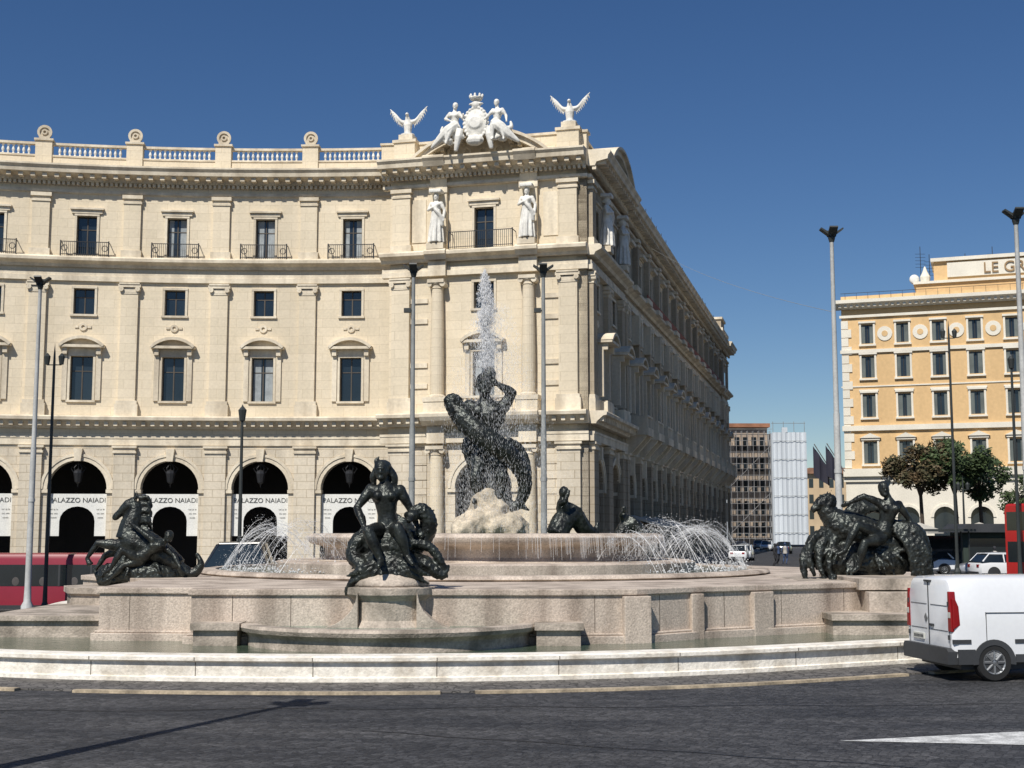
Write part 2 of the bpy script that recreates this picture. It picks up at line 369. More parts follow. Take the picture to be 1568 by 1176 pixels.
M.lathe((CX,CY),[(9.0,1.2),(9.0,1.33),(8.35,1.34),(8.1,1.36),(8.15,1.38),(8.38,1.40),(8.48,1.47),(8.42,1.54),(8.3,1.56),(8.0,1.56),(7.95,1.4)],96)
M.lathe((CX,CY),[(6.3,1.4),(6.3,1.74),(6.2,1.78),(5.2,1.79),(4.95,1.82),(4.85,1.92),(4.85,2.14),(4.95,2.2),(5.25,2.27),(5.36,2.36),(5.38,2.46),(5.3,2.55),(5.15,2.57),(5.0,2.55),(4.95,2.2)],96)
M.obj('basin_tiers',PINK,FT,angle=40)
M=MB(); M.lathe((CX,CY),[(8.0,1.50),(0,1.51)],64); M.lathe((CX,CY),[(5.0,2.5),(0,2.51)],48); M.obj('tier_water',WATER,FT)
M=MB()
for i in range(240):
    a=rnd.uniform(pi*1.02,pi*1.98) if i<90 else rnd.uniform(-pi*.42,.1); r=5.39
    x=CX+r*math.cos(a);y=CY+r*math.sin(a)
    M.tube([(x,y,2.5),(x+.02*math.cos(a),y+.02*math.sin(a),2.3),(x+.05*math.cos(a),y+.03*math.sin(a),rnd.uniform(1.85,2.2))],.005,4)
M.obj('overflow_threads',MIST,FT)
M=MB()
for i in range(26):
    a=rnd.uniform(0,2*pi); r=rnd.uniform(0,1.0); h=rnd.uniform(.35,.62)
    M.ell((CX+r*math.cos(a),CY+r*math.sin(a),2.65+(1.05-r)*rnd.uniform(.2,.85)),(rnd.uniform(.3,.5),rnd.uniform(.3,.5),h*.8),8,6,rot=Matrix.Rotation(rnd.uniform(0,3),3,'Z')@Matrix.Rotation(rnd.uniform(-.5,.5),3,'X'))
o=M.obj('rock_mound',ROCK,FT,remesh=.07,sm=1)
t=bpy.data.textures.new('rk','VORONOI'); t.noise_scale=.35
d=o.modifiers.new('d','DISPLACE'); d.texture=t; d.strength=.2; d.texture_coords='GLOBAL'

# ------------------------------------------------------------------ figures
DEF=dict(pelvis=(0,0,.95),waist=(0,0,1.14),chest=(0,0,1.36),neck=(0,0,1.52),head=(0,-.02,1.66),
 shL=(-.18,0,1.42),elL=(-.25,.02,1.14),haL=(-.24,-.1,.9),shR=(.18,0,1.42),elR=(.25,.02,1.14),haR=(.24,-.1,.9),
 hipL=(-.1,0,.9),knL=(-.11,-.05,.5),anL=(-.11,.02,.1),toL=(-.13,-.16,.04),hipR=(.1,0,.9),knR=(.11,-.02,.5),anR=(.12,.04,.1),toR=(.15,-.14,.04))
def limb(M,a,b,ra,rm,rb,X,n=10,bulge=None):
    a=Vector(a);b=Vector(b)
    M.tube([a,a.lerp(b,.2),a.lerp(b,.4),a.lerp(b,.75),b],[ra,rm*1.06,rm*1.08,(rm+rb)/2*.95,rb],n,X); M.ell(a,(ra,ra,ra),8,6,X); M.ell(b,(rb*1.05,)*3,8,6,X)
def human(M,J,rs,X,fingers=False,hair=True,female=True):
    D=dict(DEF); D.update(J); V={k:Vector(v) for k,v in D.items()}
    M.tube([V['pelvis'],V['waist'],V['chest'],V['chest'].lerp(V['neck'],.7),V['neck']],[.145*rs,.112*rs,.15*rs,.1*rs,.06*rs],12,X)
    M.ell(V['pelvis'],(.165*rs,.13*rs,.13*rs),10,8,X); M.ell(V['chest'],(.17*rs,.125*rs,.14*rs),10,8,X)
    if female:
        for sg in (-1,1): 
            p=V['chest']+Vector((sg*.078*rs,-.105*rs,.0)); M.ell(p,(.062*rs,.062*rs,.062*rs),8,6,X)
    else:
        for sg in (-1,1):
            M.ell(V['chest']+Vector((sg*.075*rs,-.08*rs,.03*rs)),(.08*rs,.06*rs,.06*rs),8,6,X)
            M.ell(V['waist']+Vector((sg*.04*rs,-.08*rs,-.02*rs)),(.04*rs,.04*rs,.09*rs),8,6,X)
            M.ell(V['chest']+Vector((sg*.13*rs,.03*rs,.0)),(.07*rs,.09*rs,.13*rs),8,6,X)
    M.tube([V['neck'],V['head']],[.058*rs,.058*rs],8,X)
    h=V['head']; M.ell(h,(.078*rs,.095*rs,.118*rs),12,9,X)
    M.ell(h+Vector((0,-.095*rs,-.01*rs)),(.014*rs,.022*rs,.028*rs),6,5,X)
    M.ell(h+Vector((0,-.07*rs,-.075*rs)),(.035*rs,.03*rs,.03*rs),6,5,X)
    M.ell(h+Vector((0,-.085*rs,.035*rs)),(.06*rs,.018*rs,.014*rs),6,5,X)
    for sg in(-1,1): M.ell(h+Vector((sg*.08*rs,.0,-.005)),(.012*rs,.02*rs,.03*rs),6,5,X)
    if hair:
        M.ell(h+Vector((0,.025*rs,.045*rs)),(.092*rs,.1*rs,.095*rs),10,8,X); M.ell(h+Vector((0,.12*rs,.02*rs)),(.05*rs,.05*rs,.05*rs),8,6,X)
    for S_ in 'LR':
        limb(M,V['chest'].lerp(V['sh'+S_],.5),V['sh'+S_],.09*rs,.085*rs,.070*rs,X)
        limb(M,V['sh'+S_],V['el'+S_],.066*rs,.060*rs,.044*rs,X); limb(M,V['el'+S_],V['ha'+S_],.046*rs,.046*rs,.028*rs,X)
        dv=(V['ha'+S_]-V['el'+S_]).normalized(); hp=V['ha'+S_]+dv*.05*rs
        M.ell(hp,(.036*rs,.03*rs,.045*rs),8,6,X)
        if fingers:
            side=dv.cross(Vector((0,1,0))); side=side.normalized() if side.length>.01 else Vector((1,0,0)); pal=side.cross(dv)
            for q,ln in zip((-1.5,-.5,.5,1.5),(.065,.08,.075,.055)):
                s0=hp+dv*.03*rs+side*q*.017*rs; s1=s0+dv*ln*.55*rs+side*q*.004*rs; s2=s1+dv*ln*.45*rs+pal*.03*rs
                M.tube([s0,s1,s2],[.0115*rs,.0105*rs,.0085*rs],6,X)
            s0=hp-side*.03*rs-dv*.01*rs; M.tube([s0,s0-side*.03*rs+dv*.03*rs,s0-side*.035*rs+dv*.06*rs],[.014*rs,.012*rs,.009*rs],6,X)
        limb(M,V['hip'+S_],V['kn'+S_],.100*rs,.096*rs,.060*rs,X); limb(M,V['kn'+S_],V['an'+S_],.060*rs,.066*rs,.036*rs,X)
        limb(M,V['an'+S_],V['to'+S_],.038*rs,.036*rs,.024*rs,X)
def XF(x,y,z,rz=0,s=1): return Matrix.Translation((x,y,z))@Matrix.Rotation(rz,4,'Z')@Matrix.Scale(s,4)
def finish_bronze(M,name,parent,vox=.03,sm=3,m=None,disp=.03,ts=.09):
    o=M.obj(name,m or BRONZE,parent,remesh=vox,sm=sm)
    if disp:
        t=bpy.data.textures.new(name+'t','CLOUDS'); t.noise_scale=ts
        d=o.modifiers.new('d','DISPLACE'); d.texture=t; d.strength=disp; d.mid_level=.5; d.texture_coords='GLOBAL'
    return o
def frill(M,X,base,r,cnt,l,dz,seed,rad=.06):
    rr=random.Random(seed)
    for i in range(cnt):
        a=rr.uniform(0,2*pi); p=Vector(base)+Vector((math.cos(a)*r*rr.uniform(.5,1),math.sin(a)*r*.6*rr.uniform(.5,1),rr.uniform(-.1,.2)))
        q=p+Vector((math.cos(a)*l*rr.uniform(.5,1.2),math.sin(a)*l*.6,dz*rr.uniform(.3,1.2)))
        m_=p.lerp(q,.5)+Vector((0,0,.12))
        M.tube(spl([p,m_,q],4),splr([rad*1.4,rad,rad*.3],4),6,X)
# front naiad
e=empty('naiad_statue'); X=XF(FX,FY,1.5)
M=MB()
human(M,dict(pelvis=(-.05,0,1.15),waist=(-.09,-.02,1.48),chest=(-.13,-.02,1.86),neck=(-.15,-.02,2.16),head=(-.22,-.08,2.38),
 shL=(-.44,0,2.0),elL=(-.72,-.08,1.62),haL=(-.55,-.42,1.26),shR=(.18,.02,1.98),elR=(.40,.08,1.58),haR=(.56,-.08,1.22),
 hipL=(-.22,-.05,1.12),knL=(-.42,-.70,1.14),anL=(-.14,-.72,.52),toL=(-.16,-.95,.42),hipR=(.12,-.05,1.12),knR=(.2,-.74,1.2),anR=(.40,-.70,.6),toR=(.52,-.87,.46)),1.78,X,fingers=True)
M.ell((-.2,.06,2.5),(.19,.19,.14),10,7,X); M.tube(spl([(-.3,.0,2.5),(-.34,.0,2.62),(-.27,.02,2.7)],3),splr([.07,.045,.015],3),6,X)
M.tube(spl([(-.12,.1,2.45),(.02,.12,2.25),(.0,.14,2.0),(.06,.15,1.75)],4),splr([.12,.11,.09,.03],4),7,X)
M.tube(spl([(-.3,.08,2.45),(-.4,.1,2.25),(-.36,.12,2.05)],4),splr([.1,.09,.03],4),7,X)
finish_bronze(M,'nymph',e,.02,1,disp=.010,ts=.05)
M=MB()
M.ell((0,0,.35),(.72,.55,.5),12,8,X); M.ell((0,0,.8),(.5,.45,.45),12,8,X); M.ell((.1,.05,1.0),(.42,.35,.25),10,7,X)
M.tube(spl([(.1,.2,.6),(.55,.15,.9),(.78,.05,1.25),(.66,-.05,1.56),(.42,-.1,1.5)],5),splr([.3,.25,.2,.16,.11],5),9,X)
M.ell((.45,-.18,1.45),(.17,.2,.12),9,7,X); M.tube([(.45,-.2,1.45),(.4,-.5,1.32)],[.12,.05],8,X)
for i in range(7): M.tube([(.72+.04*i-.01*i*i,.1,1.5-.12*i),(.9+.04*i-.01*i*i,.12,1.58-.13*i)],[.06,.015],5,X)
M.tube(spl([(-.3,.1,.7),(-.62,.0,.95),(-.78,-.1,.62),(-.55,-.35,.35),(-.75,-.3,.05),(-.95,-.2,-.2)],5),splr([.26,.2,.17,.16,.12,.04],5),9,X)
for i in range(9):
    a=-2.65+i*.27; l=.75+.15*(i%2)
    M.tube(spl([(0,-.35,.62),(.55*math.cos(a),-.48,.4+.3*math.sin(a)+.1),( (l+.25)*math.cos(a),-.42,.55+.75*math.sin(a))],4),splr([.12,.1,.02],4),6,X)
M.tube(spl([(.3,0,.5),(.75,-.05,.42),(1.08,-.1,.2),(1.22,-.05,.42)],5),splr([.24,.18,.1,.03],5),8,X)
M.tube(spl([(.35,-.1,.9),(.8,-.1,.8),(1.05,-.1,.5),(1.2,-.1,.15)],5),splr([.14,.11,.09,.03],5),8,X)
frill(M,X,(0,0,.45),.55,26,.35,-.25,3,.05)
finish_bronze(M,'sea_monster',e,.024,1,disp=.06,ts=.06)
M=MB(); M.lathe((FX,FY),[(.84,1.48),(.8,1.6),(.55,1.75),(0,1.8)],16); o=M.obj('rock_base',PINKD,e,remesh=.05,sm=1)
# horse group
e=empty('horse_statue'); X=XF(LX,LY,1.2)
M=MB()
M.tube(spl([(-.32,0,1.12),(.0,0,1.15),(.45,0,.95),(.85,0,.7),(1.2,0,.5)],5),splr([.30,.43,.40,.34,.22],5),12,X)
M.tube(spl([(1.1,0,.5),(1.5,.05,.3),(1.75,.05,.55),(1.62,.05,.85)],5),splr([.22,.15,.1,.04],5),8,X)
M.tube(spl([(-.15,0,1.25),(-.12,0,1.6),(-.02,0,1.95),(-.04,0,2.18)],5),splr([.38,.30,.21,.16],5),10,X)
M.tube([(0,0,2.22),(-.2,0,2.12),(-.42,0,1.92),(-.54,0,1.80)],[.15,.165,.11,.095],10,X); M.ell((-.55,0,1.79),(.09,.085,.08),8,6,X)
M.ell((-.02,0,2.02),(.16,.12,.15),8,6,X)
for sg in (-1,1): M.tube([(0,sg*.08,2.30),(-.03,sg*.1,2.5)],[.055,.015],6,X)
for i in range(12):
    t=i/11; z=1.3+t*1.0; x=.14-.02*t
    M.tube(spl([(x-.05,0,z),(x+.17,rnd.uniform(-.1,.1),z+.03),(x+.3,rnd.uniform(-.15,.15),z-.16)],3),splr([.08,.06,.015],3),6,X)
limb(M,(-.35,-.16,1.05),(-.92,-.2,1.12),.19,.15,.09,X); limb(M,(-.92,-.2,1.12),(-1.2,-.2,.72),.085,.07,.055,X); M.tube([(-1.2,-.2,.72),(-1.10,-.2,.54)],[.055,.095],7,X)
limb(M,(-.35,.16,1.0),(-.85,.22,.78),.19,.14,.085,X); limb(M,(-.85,.22,.78),(-1.12,.22,.38),.085,.07,.055,X); M.tube([(-1.12,.22,.38),(-1.0,.22,.23)],[.055,.095],7,X)
finish_bronze(M,'horse',e,.026,1,disp=.025)
M=MB()
human(M,dict(pelvis=(.35,-.48,.78),waist=(.5,-.5,.92),chest=(.72,-.48,1.06),neck=(.9,-.45,1.16),head=(1.02,-.5,1.28),
 shL=(.62,-.6,1.2),elL=(.3,-.6,1.45),haL=(.02,-.45,1.62),shR=(.88,-.35,1.0),elR=(1.15,-.4,.8),haR=(1.3,-.5,.55),
 hipL=(.25,-.5,.72),knL=(-.15,-.7,.95),anL=(-.42,-.7,.45),toL=(-.58,-.7,.35),hipR=(.3,-.45,.65),knR=(-.1,-.6,.55),anR=(-.45,-.6,.2),toR=(-.62,-.6,.12)),1.3,X)
finish_bronze(M,'nymph',e,.022,1,disp=.01)
M=MB(); M.ell((.2,0,.3),(1.1,.6,.42),12,7,X); M.ell((-.5,0,.2),(.5,.5,.4),10,7,X); frill(M,X,(.1,0,.35),.9,34,.4,-.3,5,.06); M.tube([(-.2,0,.3),(-.2,0,1.0)],[.35,.25],8,X)
finish_bronze(M,'wave_base',e,.03,1,disp=.08,ts=.07)
# right group
e=empty('reclining_nymph_statue'); X=XF(RX,RY,1.44)
M=MB()
human(M,dict(pelvis=(.5,-.45,1.15),waist=(.60,-.45,1.42),chest=(.70,-.45,1.76),neck=(.68,-.47,2.04),head=(.56,-.52,2.24),
 shL=(.42,-.48,1.92),elL=(.05,-.5,2.08),haL=(-.28,-.4,1.92),shR=(.96,-.4,1.86),elR=(1.24,-.35,1.48),haR=(1.36,-.4,1.02),
 hipL=(.36,-.55,1.1),knL=(-.22,-.78,1.34),anL=(-.55,-.8,.7),toL=(-.75,-.85,.6),hipR=(.45,-.55,1.0),knR=(-.08,-.9,.9),anR=(-.25,-.85,.28),toR=(-.4,-.95,.18)),1.62,X,fingers=True)
M.tube(spl([(.56,-.45,2.35),(.7,-.35,2.42),(.78,-.3,2.6)],4),splr([.13,.09,.02],4),6,X)
finish_bronze(M,'nymph',e,.022,1,disp=.010)
M=MB()
M.tube(spl([(1.45,.1,.25),(1.05,0,.75),(.4,0,1.0),(-.3,0,1.25),(-.75,0,1.45)],5),splr([.2,.42,.5,.48,.36],5),12,X)
M.tube(spl([(-.55,0,1.4),(-.8,0,1.75),(-.72,0,1.98),(-.95,-.05,1.92),(-1.2,-.1,1.7)],5),splr([.32,.24,.2,.16,.07],5),9,X)
for sg in (-1,1): M.tube([(-.78,sg*.1,2.05),(-.7,sg*.16,2.25)],[.05,.015],5,X)
for i in range(7):
    M.tube(spl([(-.3,.1,1.5),(.0+.1*i,.25,1.95-.03*i),(.25+.14*i,.3,2.15-.16*i)],4),splr([.14,.1,.02],4),6,X)
M.tube(spl([(.7,-.3,1.3),(1.3,-.35,1.15),(1.55,-.3,.7),(1.62,-.25,.1)],5),splr([.2,.28,.25,.15],5),8,X)
for i in range(6): M.tube(spl([(.8+.1*i,-.5,1.2),(1.1+.09*i,-.62,.75),(1.2+.1*i,-.6,.05)],5),splr([.08,.07,.05],5),6,X)
for i,(x,z) in enumerate([(-1.1,1.0),(-.85,.9),(-.6,.8),(-1.25,.7)]):
    M.tube(spl([(-.6,-.1,1.2),(x-.15,-.3,z),(x-.28,-.45,z-.5),(x-.15,-.5,z-.95)],4),splr([.17,.13,.09,.05],4),7,X)
M.ell((.1,0,.45),(1.35,.65,.6),12,7,X); frill(M,X,(0,-.1,.5),1.1,46,.42,-.45,9,.06)
M.tube([(-.95,-1.1,.1),(-.98,-1.25,-.35)],[.12,.05],6,X)
finish_bronze(M,'sea_creature',e,.03,1,disp=.07,ts=.07)
# centre
e=empty('man_and_dolphin_statue'); X=XF(CX,CY,0)
M=MB()
human(M,dict(pelvis=(.12,0,5.2),waist=(.10,0,5.65),chest=(.02,-.05,6.2),neck=(-.03,-.02,6.72),head=(-.05,-.12,7.08),
 shL=(-.50,-.02,6.45),elL=(-1.0,-.25,6.25),haL=(-.80,-.55,5.85),shR=(.54,0,6.45),elR=(.82,-.1,6.85),haR=(.38,-.25,7.1),
 hipL=(-.12,0,5.0),knL=(-.30,-.35,4.3),anL=(-.22,0,3.65),toL=(-.35,-.3,3.5),hipR=(.34,0,5.0),knR=(.50,-.25,4.3),anR=(.45,.2,3.65),toR=(.55,-.1,3.5)),3.0,X,female=False)
M.tube(spl([(.05,.0,7.3),(.12,.02,7.5),(.05,0,7.66)],4),splr([.24,.2,.08],4),8,X)
finish_bronze(M,'man',e,.035,1,disp=.03)
M=MB()
M.ell((-1.0,-.35,6.55),(.30,.28,.27),10,8,X); M.tube([(-1.0,-.4,6.55),(-1.22,-.5,6.68)],[.2,.11],8,X); M.tube([(-1.0,-.4,6.5),(-1.2,-.5,6.42)],[.18,.08],8,X)
M.tube(spl([(-1.0,-.35,6.5),(-.65,-.5,6.0),(-.1,-.62,5.5),(.5,-.5,5.1),(.98,-.2,4.65),(1.2,0,4.05),(1.0,.05,3.45),(.65,.05,3.3)],5),splr([.28,.33,.35,.33,.28,.22,.15,.08],5),10,X)
M.tube(spl([(.62,-.1,5.4),(1.0,0,5.2),(1.28,0,4.7),(1.36,0,4.1)],4),splr([.12,.14,.1,.03],4),6,X)
M.tube([(.9,.05,3.35),(.5,.05,3.75),(.35,0,3.95)],[.1,.12,.03],6,X); M.tube([(1.1,.05,3.4),(1.35,.05,3.25)],[.1,.03],6,X)
M.tube(spl([(-.3,.2,5.6),(-.55,.2,5.2),(-.45,.1,4.6)],4),splr([.25,.22,.08],4),8,X)
M.tube([(.15,.25,3.4),(.15,.2,5.2)],[.35,.28],8,X)
for i in range(8):
    M.tube([(-.85+.13*i,-.6,6.45-.14*i),(-.95+.14*i,-.72,6.68-.15*i)],[.09,.02],6,X)
frill(M,X,(.15,0,5.2),.45,14,.28,-.35,4,.07); frill(M,X,(.1,0,3.6),.4,10,.3,-.2,8,.08)
finish_bronze(M,'dolphin',e,.035,1,disp=.07,ts=.08)
for k,(x,y,h,f) in enumerate([(-3.3,39.2,.75,1),(1.75,39.0,1.15,-1),(3.6,39.6,.75,1)]):
    e=empty('triton_statue'); M=MB(); X=XF(x,y,2.4,0 if f>0 else .6,h)
    M.tube(spl([(-.45,0,.1),(-.25,0,.45),(.1,0,.6),(.4,0,.3),(.75,0,.15),(.9,0,.45)],5),splr([.3,.3,.26,.22,.14,.04],5),9,X)
    M.tube(spl([(-.2,0,.5),(-.3,-.05,.85),(-.28,-.08,1.05)],4),splr([.2,.17,.11],4),8,X); M.ell((-.3,-.1,1.2),(.13,.15,.16),8,6,X)
    M.tube([(-.42,-.1,.9),(-.45,-.35,.95),(-.35,-.4,1.25)],[.09,.07,.05],7,X); M.tube([(-.15,.0,.9),(.15,-.2,.75),(.25,-.2,.5)],[.09,.07,.05],7,X)
    finish_bronze(M,'triton',e,.035,1,disp=.05)

# ------------------------------------------------------------------ water spray
def streak(M,p,l,r,d=(0,0,1)):
    p=Vector(p); d=Vector(d).normalized(); u=d.orthogonal().normalized(); w=d.cross(u); b=len(M.v)
    M.v+= [tuple(p+d*l),tuple(p+u*r),tuple(p-u*.5*r+w*.87*r),tuple(p-u*.5*r-w*.87*r),tuple(p-d*l*.7)]
    M.f+= [(b,b+1,b+2),(b,b+2,b+3),(b,b+3,b+1),(b+4,b+2,b+1),(b+4,b+3,b+2),(b+4,b+1,b+3)]
W=MB()
for i in range(11000):
    t=rnd.random()**.7; z=7.6+t*3.1
    sp=.06+.15*math.sin(min(1,t)*pi)**.6 + (.2*(1-t/.35) if t<.35 else 0)
    if t>.8: sp*=1.25
    a=rnd.uniform(0,2*pi); r=abs(rnd.gauss(0,sp*.62))
    r=min(r,.40)
    streak(W,(CX+r*math.cos(a)+.05*math.sin(z*4),CY+r*math.sin(a),z-r*1.6*(t>.6)+rnd.gauss(0,.03)),rnd.uniform(.02,.07),rnd.uniform(.005,.016),(rnd.gauss(0,.3),rnd.gauss(0,.3),1))
W.obj('central_jet',JET,empty('water_jet'))
W=MB()
for i in range(34000):
    a=rnd.uniform(0,2*pi); r=abs(rnd.gauss(0,1.0)); z=2.6+7.0*rnd.random()**1.15
    lim=.35+(9.8-z)*.30
    if r>lim*1.3: continue
    streak(W,(CX+.2+r*math.cos(a),CY+r*math.sin(a),z),rnd.uniform(.015,.07),rnd.uniform(.003,.0095),(math.cos(a)*.15,math.sin(a)*.15,1))
W.obj('falling_mist',MIST,empty('water_mist'))
W=MB(); W2=MB()
def arc(x,y,dx,dy,h,z0,z1,T=16):
    pts=[]
    for i in range(T+1):
        t=i/T; z=z0+(z1-z0)*t+4*h*t*(1-t); pts.append(Vector((x+dx*t,y+dy*t,z)))
    for i in range(T):
        if rnd.random()<.8: W.tube([pts[i],pts[i+1]],[rnd.uniform(.003,.009)]*2,4)
    for i in range(90):
        t=rnd.random()**.8; p=Vector((x+dx*t,y+dy*t,z0+(z1-z0)*t+4*h*t*(1-t)))
        streak(W,p+Vector((rnd.gauss(0,.09),rnd.gauss(0,.09),rnd.gauss(0,.08))),rnd.uniform(.01,.035),rnd.uniform(.003,.009),(rnd.gauss(0,1),rnd.gauss(0,1),1))
    for i in range(60):
        t=rnd.random(); p=Vector((x+dx*t,y+dy*t,1.55+rnd.random()*(z0+(z1-z0)*t+4*h*t*(1-t)-1.5)))
        streak(W2,p+Vector((rnd.gauss(0,.2),rnd.gauss(0,.2),rnd.gauss(0,.1))),rnd.uniform(.01,.04),rnd.uniform(.003,.008),(rnd.gauss(0,.4),rnd.gauss(0,.4),1))
for (a0,a1,cnt) in ((180,230,28),(-56,0,40)):
    for i in range(cnt):
        a=math.radians(a0+(a1-a0)*(i+.5)/cnt+rnd.uniform(-.6,.6)); x=CX+7.8*math.cos(a); y=CY+7.8*math.sin(a)
        r2=rnd.uniform(5.1,6.0); a2=a+rnd.uniform(-.12,.12)
        arc(x,y,CX+r2*math.cos(a2)-x,CY+r2*math.sin(a2)-y,rnd.uniform(.8,1.3),1.55,1.85)
WS=empty('water_spray')
W.obj('basin_jets',SPRAY,WS); W2.obj('basin_mist',MIST,WS)
W=MB()
for i in range(700):
    a=math.radians(rnd.choice([rnd.uniform(180,228),rnd.uniform(-48,0)])); r=rnd.uniform(5.6,7.9)
    W.ell((CX+r*math.cos(a),CY+r*math.sin(a),1.53+rnd.random()**3*.3),(rnd.uniform(.01,.04),)*2+(rnd.uniform(.01,.03),),5,4)
W.obj('froth',SPRAY,WS)

# ------------------------------------------------------------------ palace
PAL=empty('palace')
K={k:MB() for k in 'wall base trim glass curt dark frame iron sign cornice balus terra'.split()}
RE=90
def fnE(s,d,z):
    a=s/RE; r=RE-d; return (-16+r*math.sin(a),89.7-RE+r*math.cos(a),z)
A0=Vector((-8.7,88)); tA=Vector((.968,-.25)); nA=Vector((-.25,-.968))
def fnA(s,d,z):
    p=A0+tA*s+nA*d; return (p.x,p.y,z)
W0=A0+tA*14.1; tW=Vector((.25,.968)); nW=Vector((.968,-.25))
def fnW(s,d,z):
    p=W0+tW*s+nW*d; return (p.x,p.y,z)
G0=-1.5
def window(fn,c,w,zb,zt,style,cur=None):
    K['glass'].box(fn,c-w/2,c+w/2,-.42,-.38,zb,zt)
    f=.07
    for a,b_ in ((c-w/2,c-w/2+f),(c+w/2-f,c+w/2),(c-.04,c+.04)): K['frame'].box(fn,a,b_,-.38,-.33,zb,zt)
    K['frame'].box(fn,c-w/2+f,c-.04,-.38,-.335,zb+(zt-zb)*.66,zb+(zt-zb)*.66+.06); K['frame'].box(fn,c+.04,c+w/2-f,-.38,-.335,zb+(zt-zb)*.66,zb+(zt-zb)*.66+.06)
    if cur is None: cur=rnd.random()
    if cur<.4: K['curt'].box(fn,c-w/2+.09,c-.3+rnd.uniform(0,.2),-.378,-.36,zb+.05,zt-.08); K['curt'].box(fn,c+.3-rnd.uniform(0,.2),c+w/2-.09,-.378,-.36,zb+.05,zt-.08)
    t=.16
    K['trim'].box(fn,c-w/2-t,c-w/2,-.1,.08,zb,zt); K['trim'].box(fn,c+w/2,c+w/2+t,-.1,.08,zb,zt); K['trim'].box(fn,c-w/2-t,c+w/2+t,-.1,.1,zt,zt+t)
    K['trim'].box(fn,c-w/2-t-.05,c+w/2+t+.05,-.2,.14,zb-.14,zb)
    if style=='attic':
        K['trim'].box(fn,c-w/2-.45,c+w/2+.45,-.1,.26,zt+.42,zt+.55); K['trim'].box(fn,c-w/2-.35,c+w/2+.35,-.1,.13,zt+t+.003,zt+.417)
    if style=='ped':
        P=.8 if fn is fnW else 0
        for sg in (-1,1):
            K['trim'].box(fn,c+sg*(w/2+.37)-.17,c+sg*(w/2+.37)+.17,-.1,.13+P*.7,zb,zt+.1)
            K['trim'].box(fn,c+sg*(w/2+.37)-.15,c+sg*(w/2+.37)+.15,-.1,.34+P*.8,zt+.105,zt+.55)
        K['trim'].box(fn,c-w/2-.75,c+w/2+.75,-.1,.52+P,zt+.56,zt+.74)
        K['trim'].box(fn,c-w/2-.55,c+w/2+.55,-.1,.09,zt+t+.003,zt+.55)
        half=w/2+.78; rise=.62; Rr=(half*half+rise*rise)/(2*rise); a=math.asin(half/Rr)
        K['trim'].ring(fn,c,zt+.74+rise-Rr,Rr-.2,Rr,pi/2-a,pi/2+a,-.1,.58+P,10)
        K['trim'].prism(fn,[(c+(Rr-.19)*math.cos(pi/2-a+2*a*i/8),zt+.74+rise-Rr+(Rr-.19)*math.sin(pi/2-a+2*a*i/8)) for i in range(9)],-.1,.1+P*.8)
        K['trim'].ring(fn,c,zt+2.02,.12,.27,0,2*pi,-.05,.1,12); K['trim'].box(fn,c-.55,c-.3,-.05,.08,zt+1.95,zt+2.1); K['trim'].box(fn,c+.3,c+.55,-.05,.08,zt+1.95,zt+2.1)
def wallbay(fn,s0,s1,c,arch=True,att=1.35,n=3):
    r=1.95
    def full(M,z0,z1): M.box(fn,s0,s1,-.7,0,z0,z1,n)
    def split(M,z0,z1,w): M.box(fn,s0,c-w/2,-.7,0,z0,z1,1); M.box(fn,c+w/2,s1,-.7,0,z0,z1,1)
    if arch:
        split(K['base'],G0,5.5,2*r)
        K['base'].arch(fn,c,r,5.5,8.3,r,-.7,0); K['base'].box(fn,s0,c-r,-.7,0,5.5,8.3); K['base'].box(fn,c+r,s1,-.7,0,5.5,8.3)
        K['trim'].ring(fn,c,5.5,r+.003,r+.42,0,pi,-.1,.12,18); K['trim'].ring(fn,c,5.5,r+.28,r+.46,0,pi,.12,.18,18)
        K['trim'].prism(fn,[(c-.2,7.4),(c+.2,7.4),(c+.3,8.25),(c-.3,8.25)],-.1,.34)
        for sg in (-1,1): K['trim'].box(fn,c+sg*(r+.25)-.3,c+sg*(r+.25)+.3,-.72,.14,5.25,5.49)
    else: full(K['base'],G0,8.3)
    full(K['wall'],8.3,11.56); split(K['wall'],11.56,14.6,1.5); full(K['wall'],14.6,17.5); split(K['wall'],17.5,19.3,1.4)
    full(K['wall'],19.3,21.6); split(K['wall'],21.6,24.4,att); full(K['wall'],24.4,27.2)
    window(fn,c,1.5,11.56,14.6,'ped',.2 if rnd.random()<.5 else .9); window(fn,c,1.4,17.5,19.3,'plain',.9); window(fn,c,att,21.6,24.4,'attic')
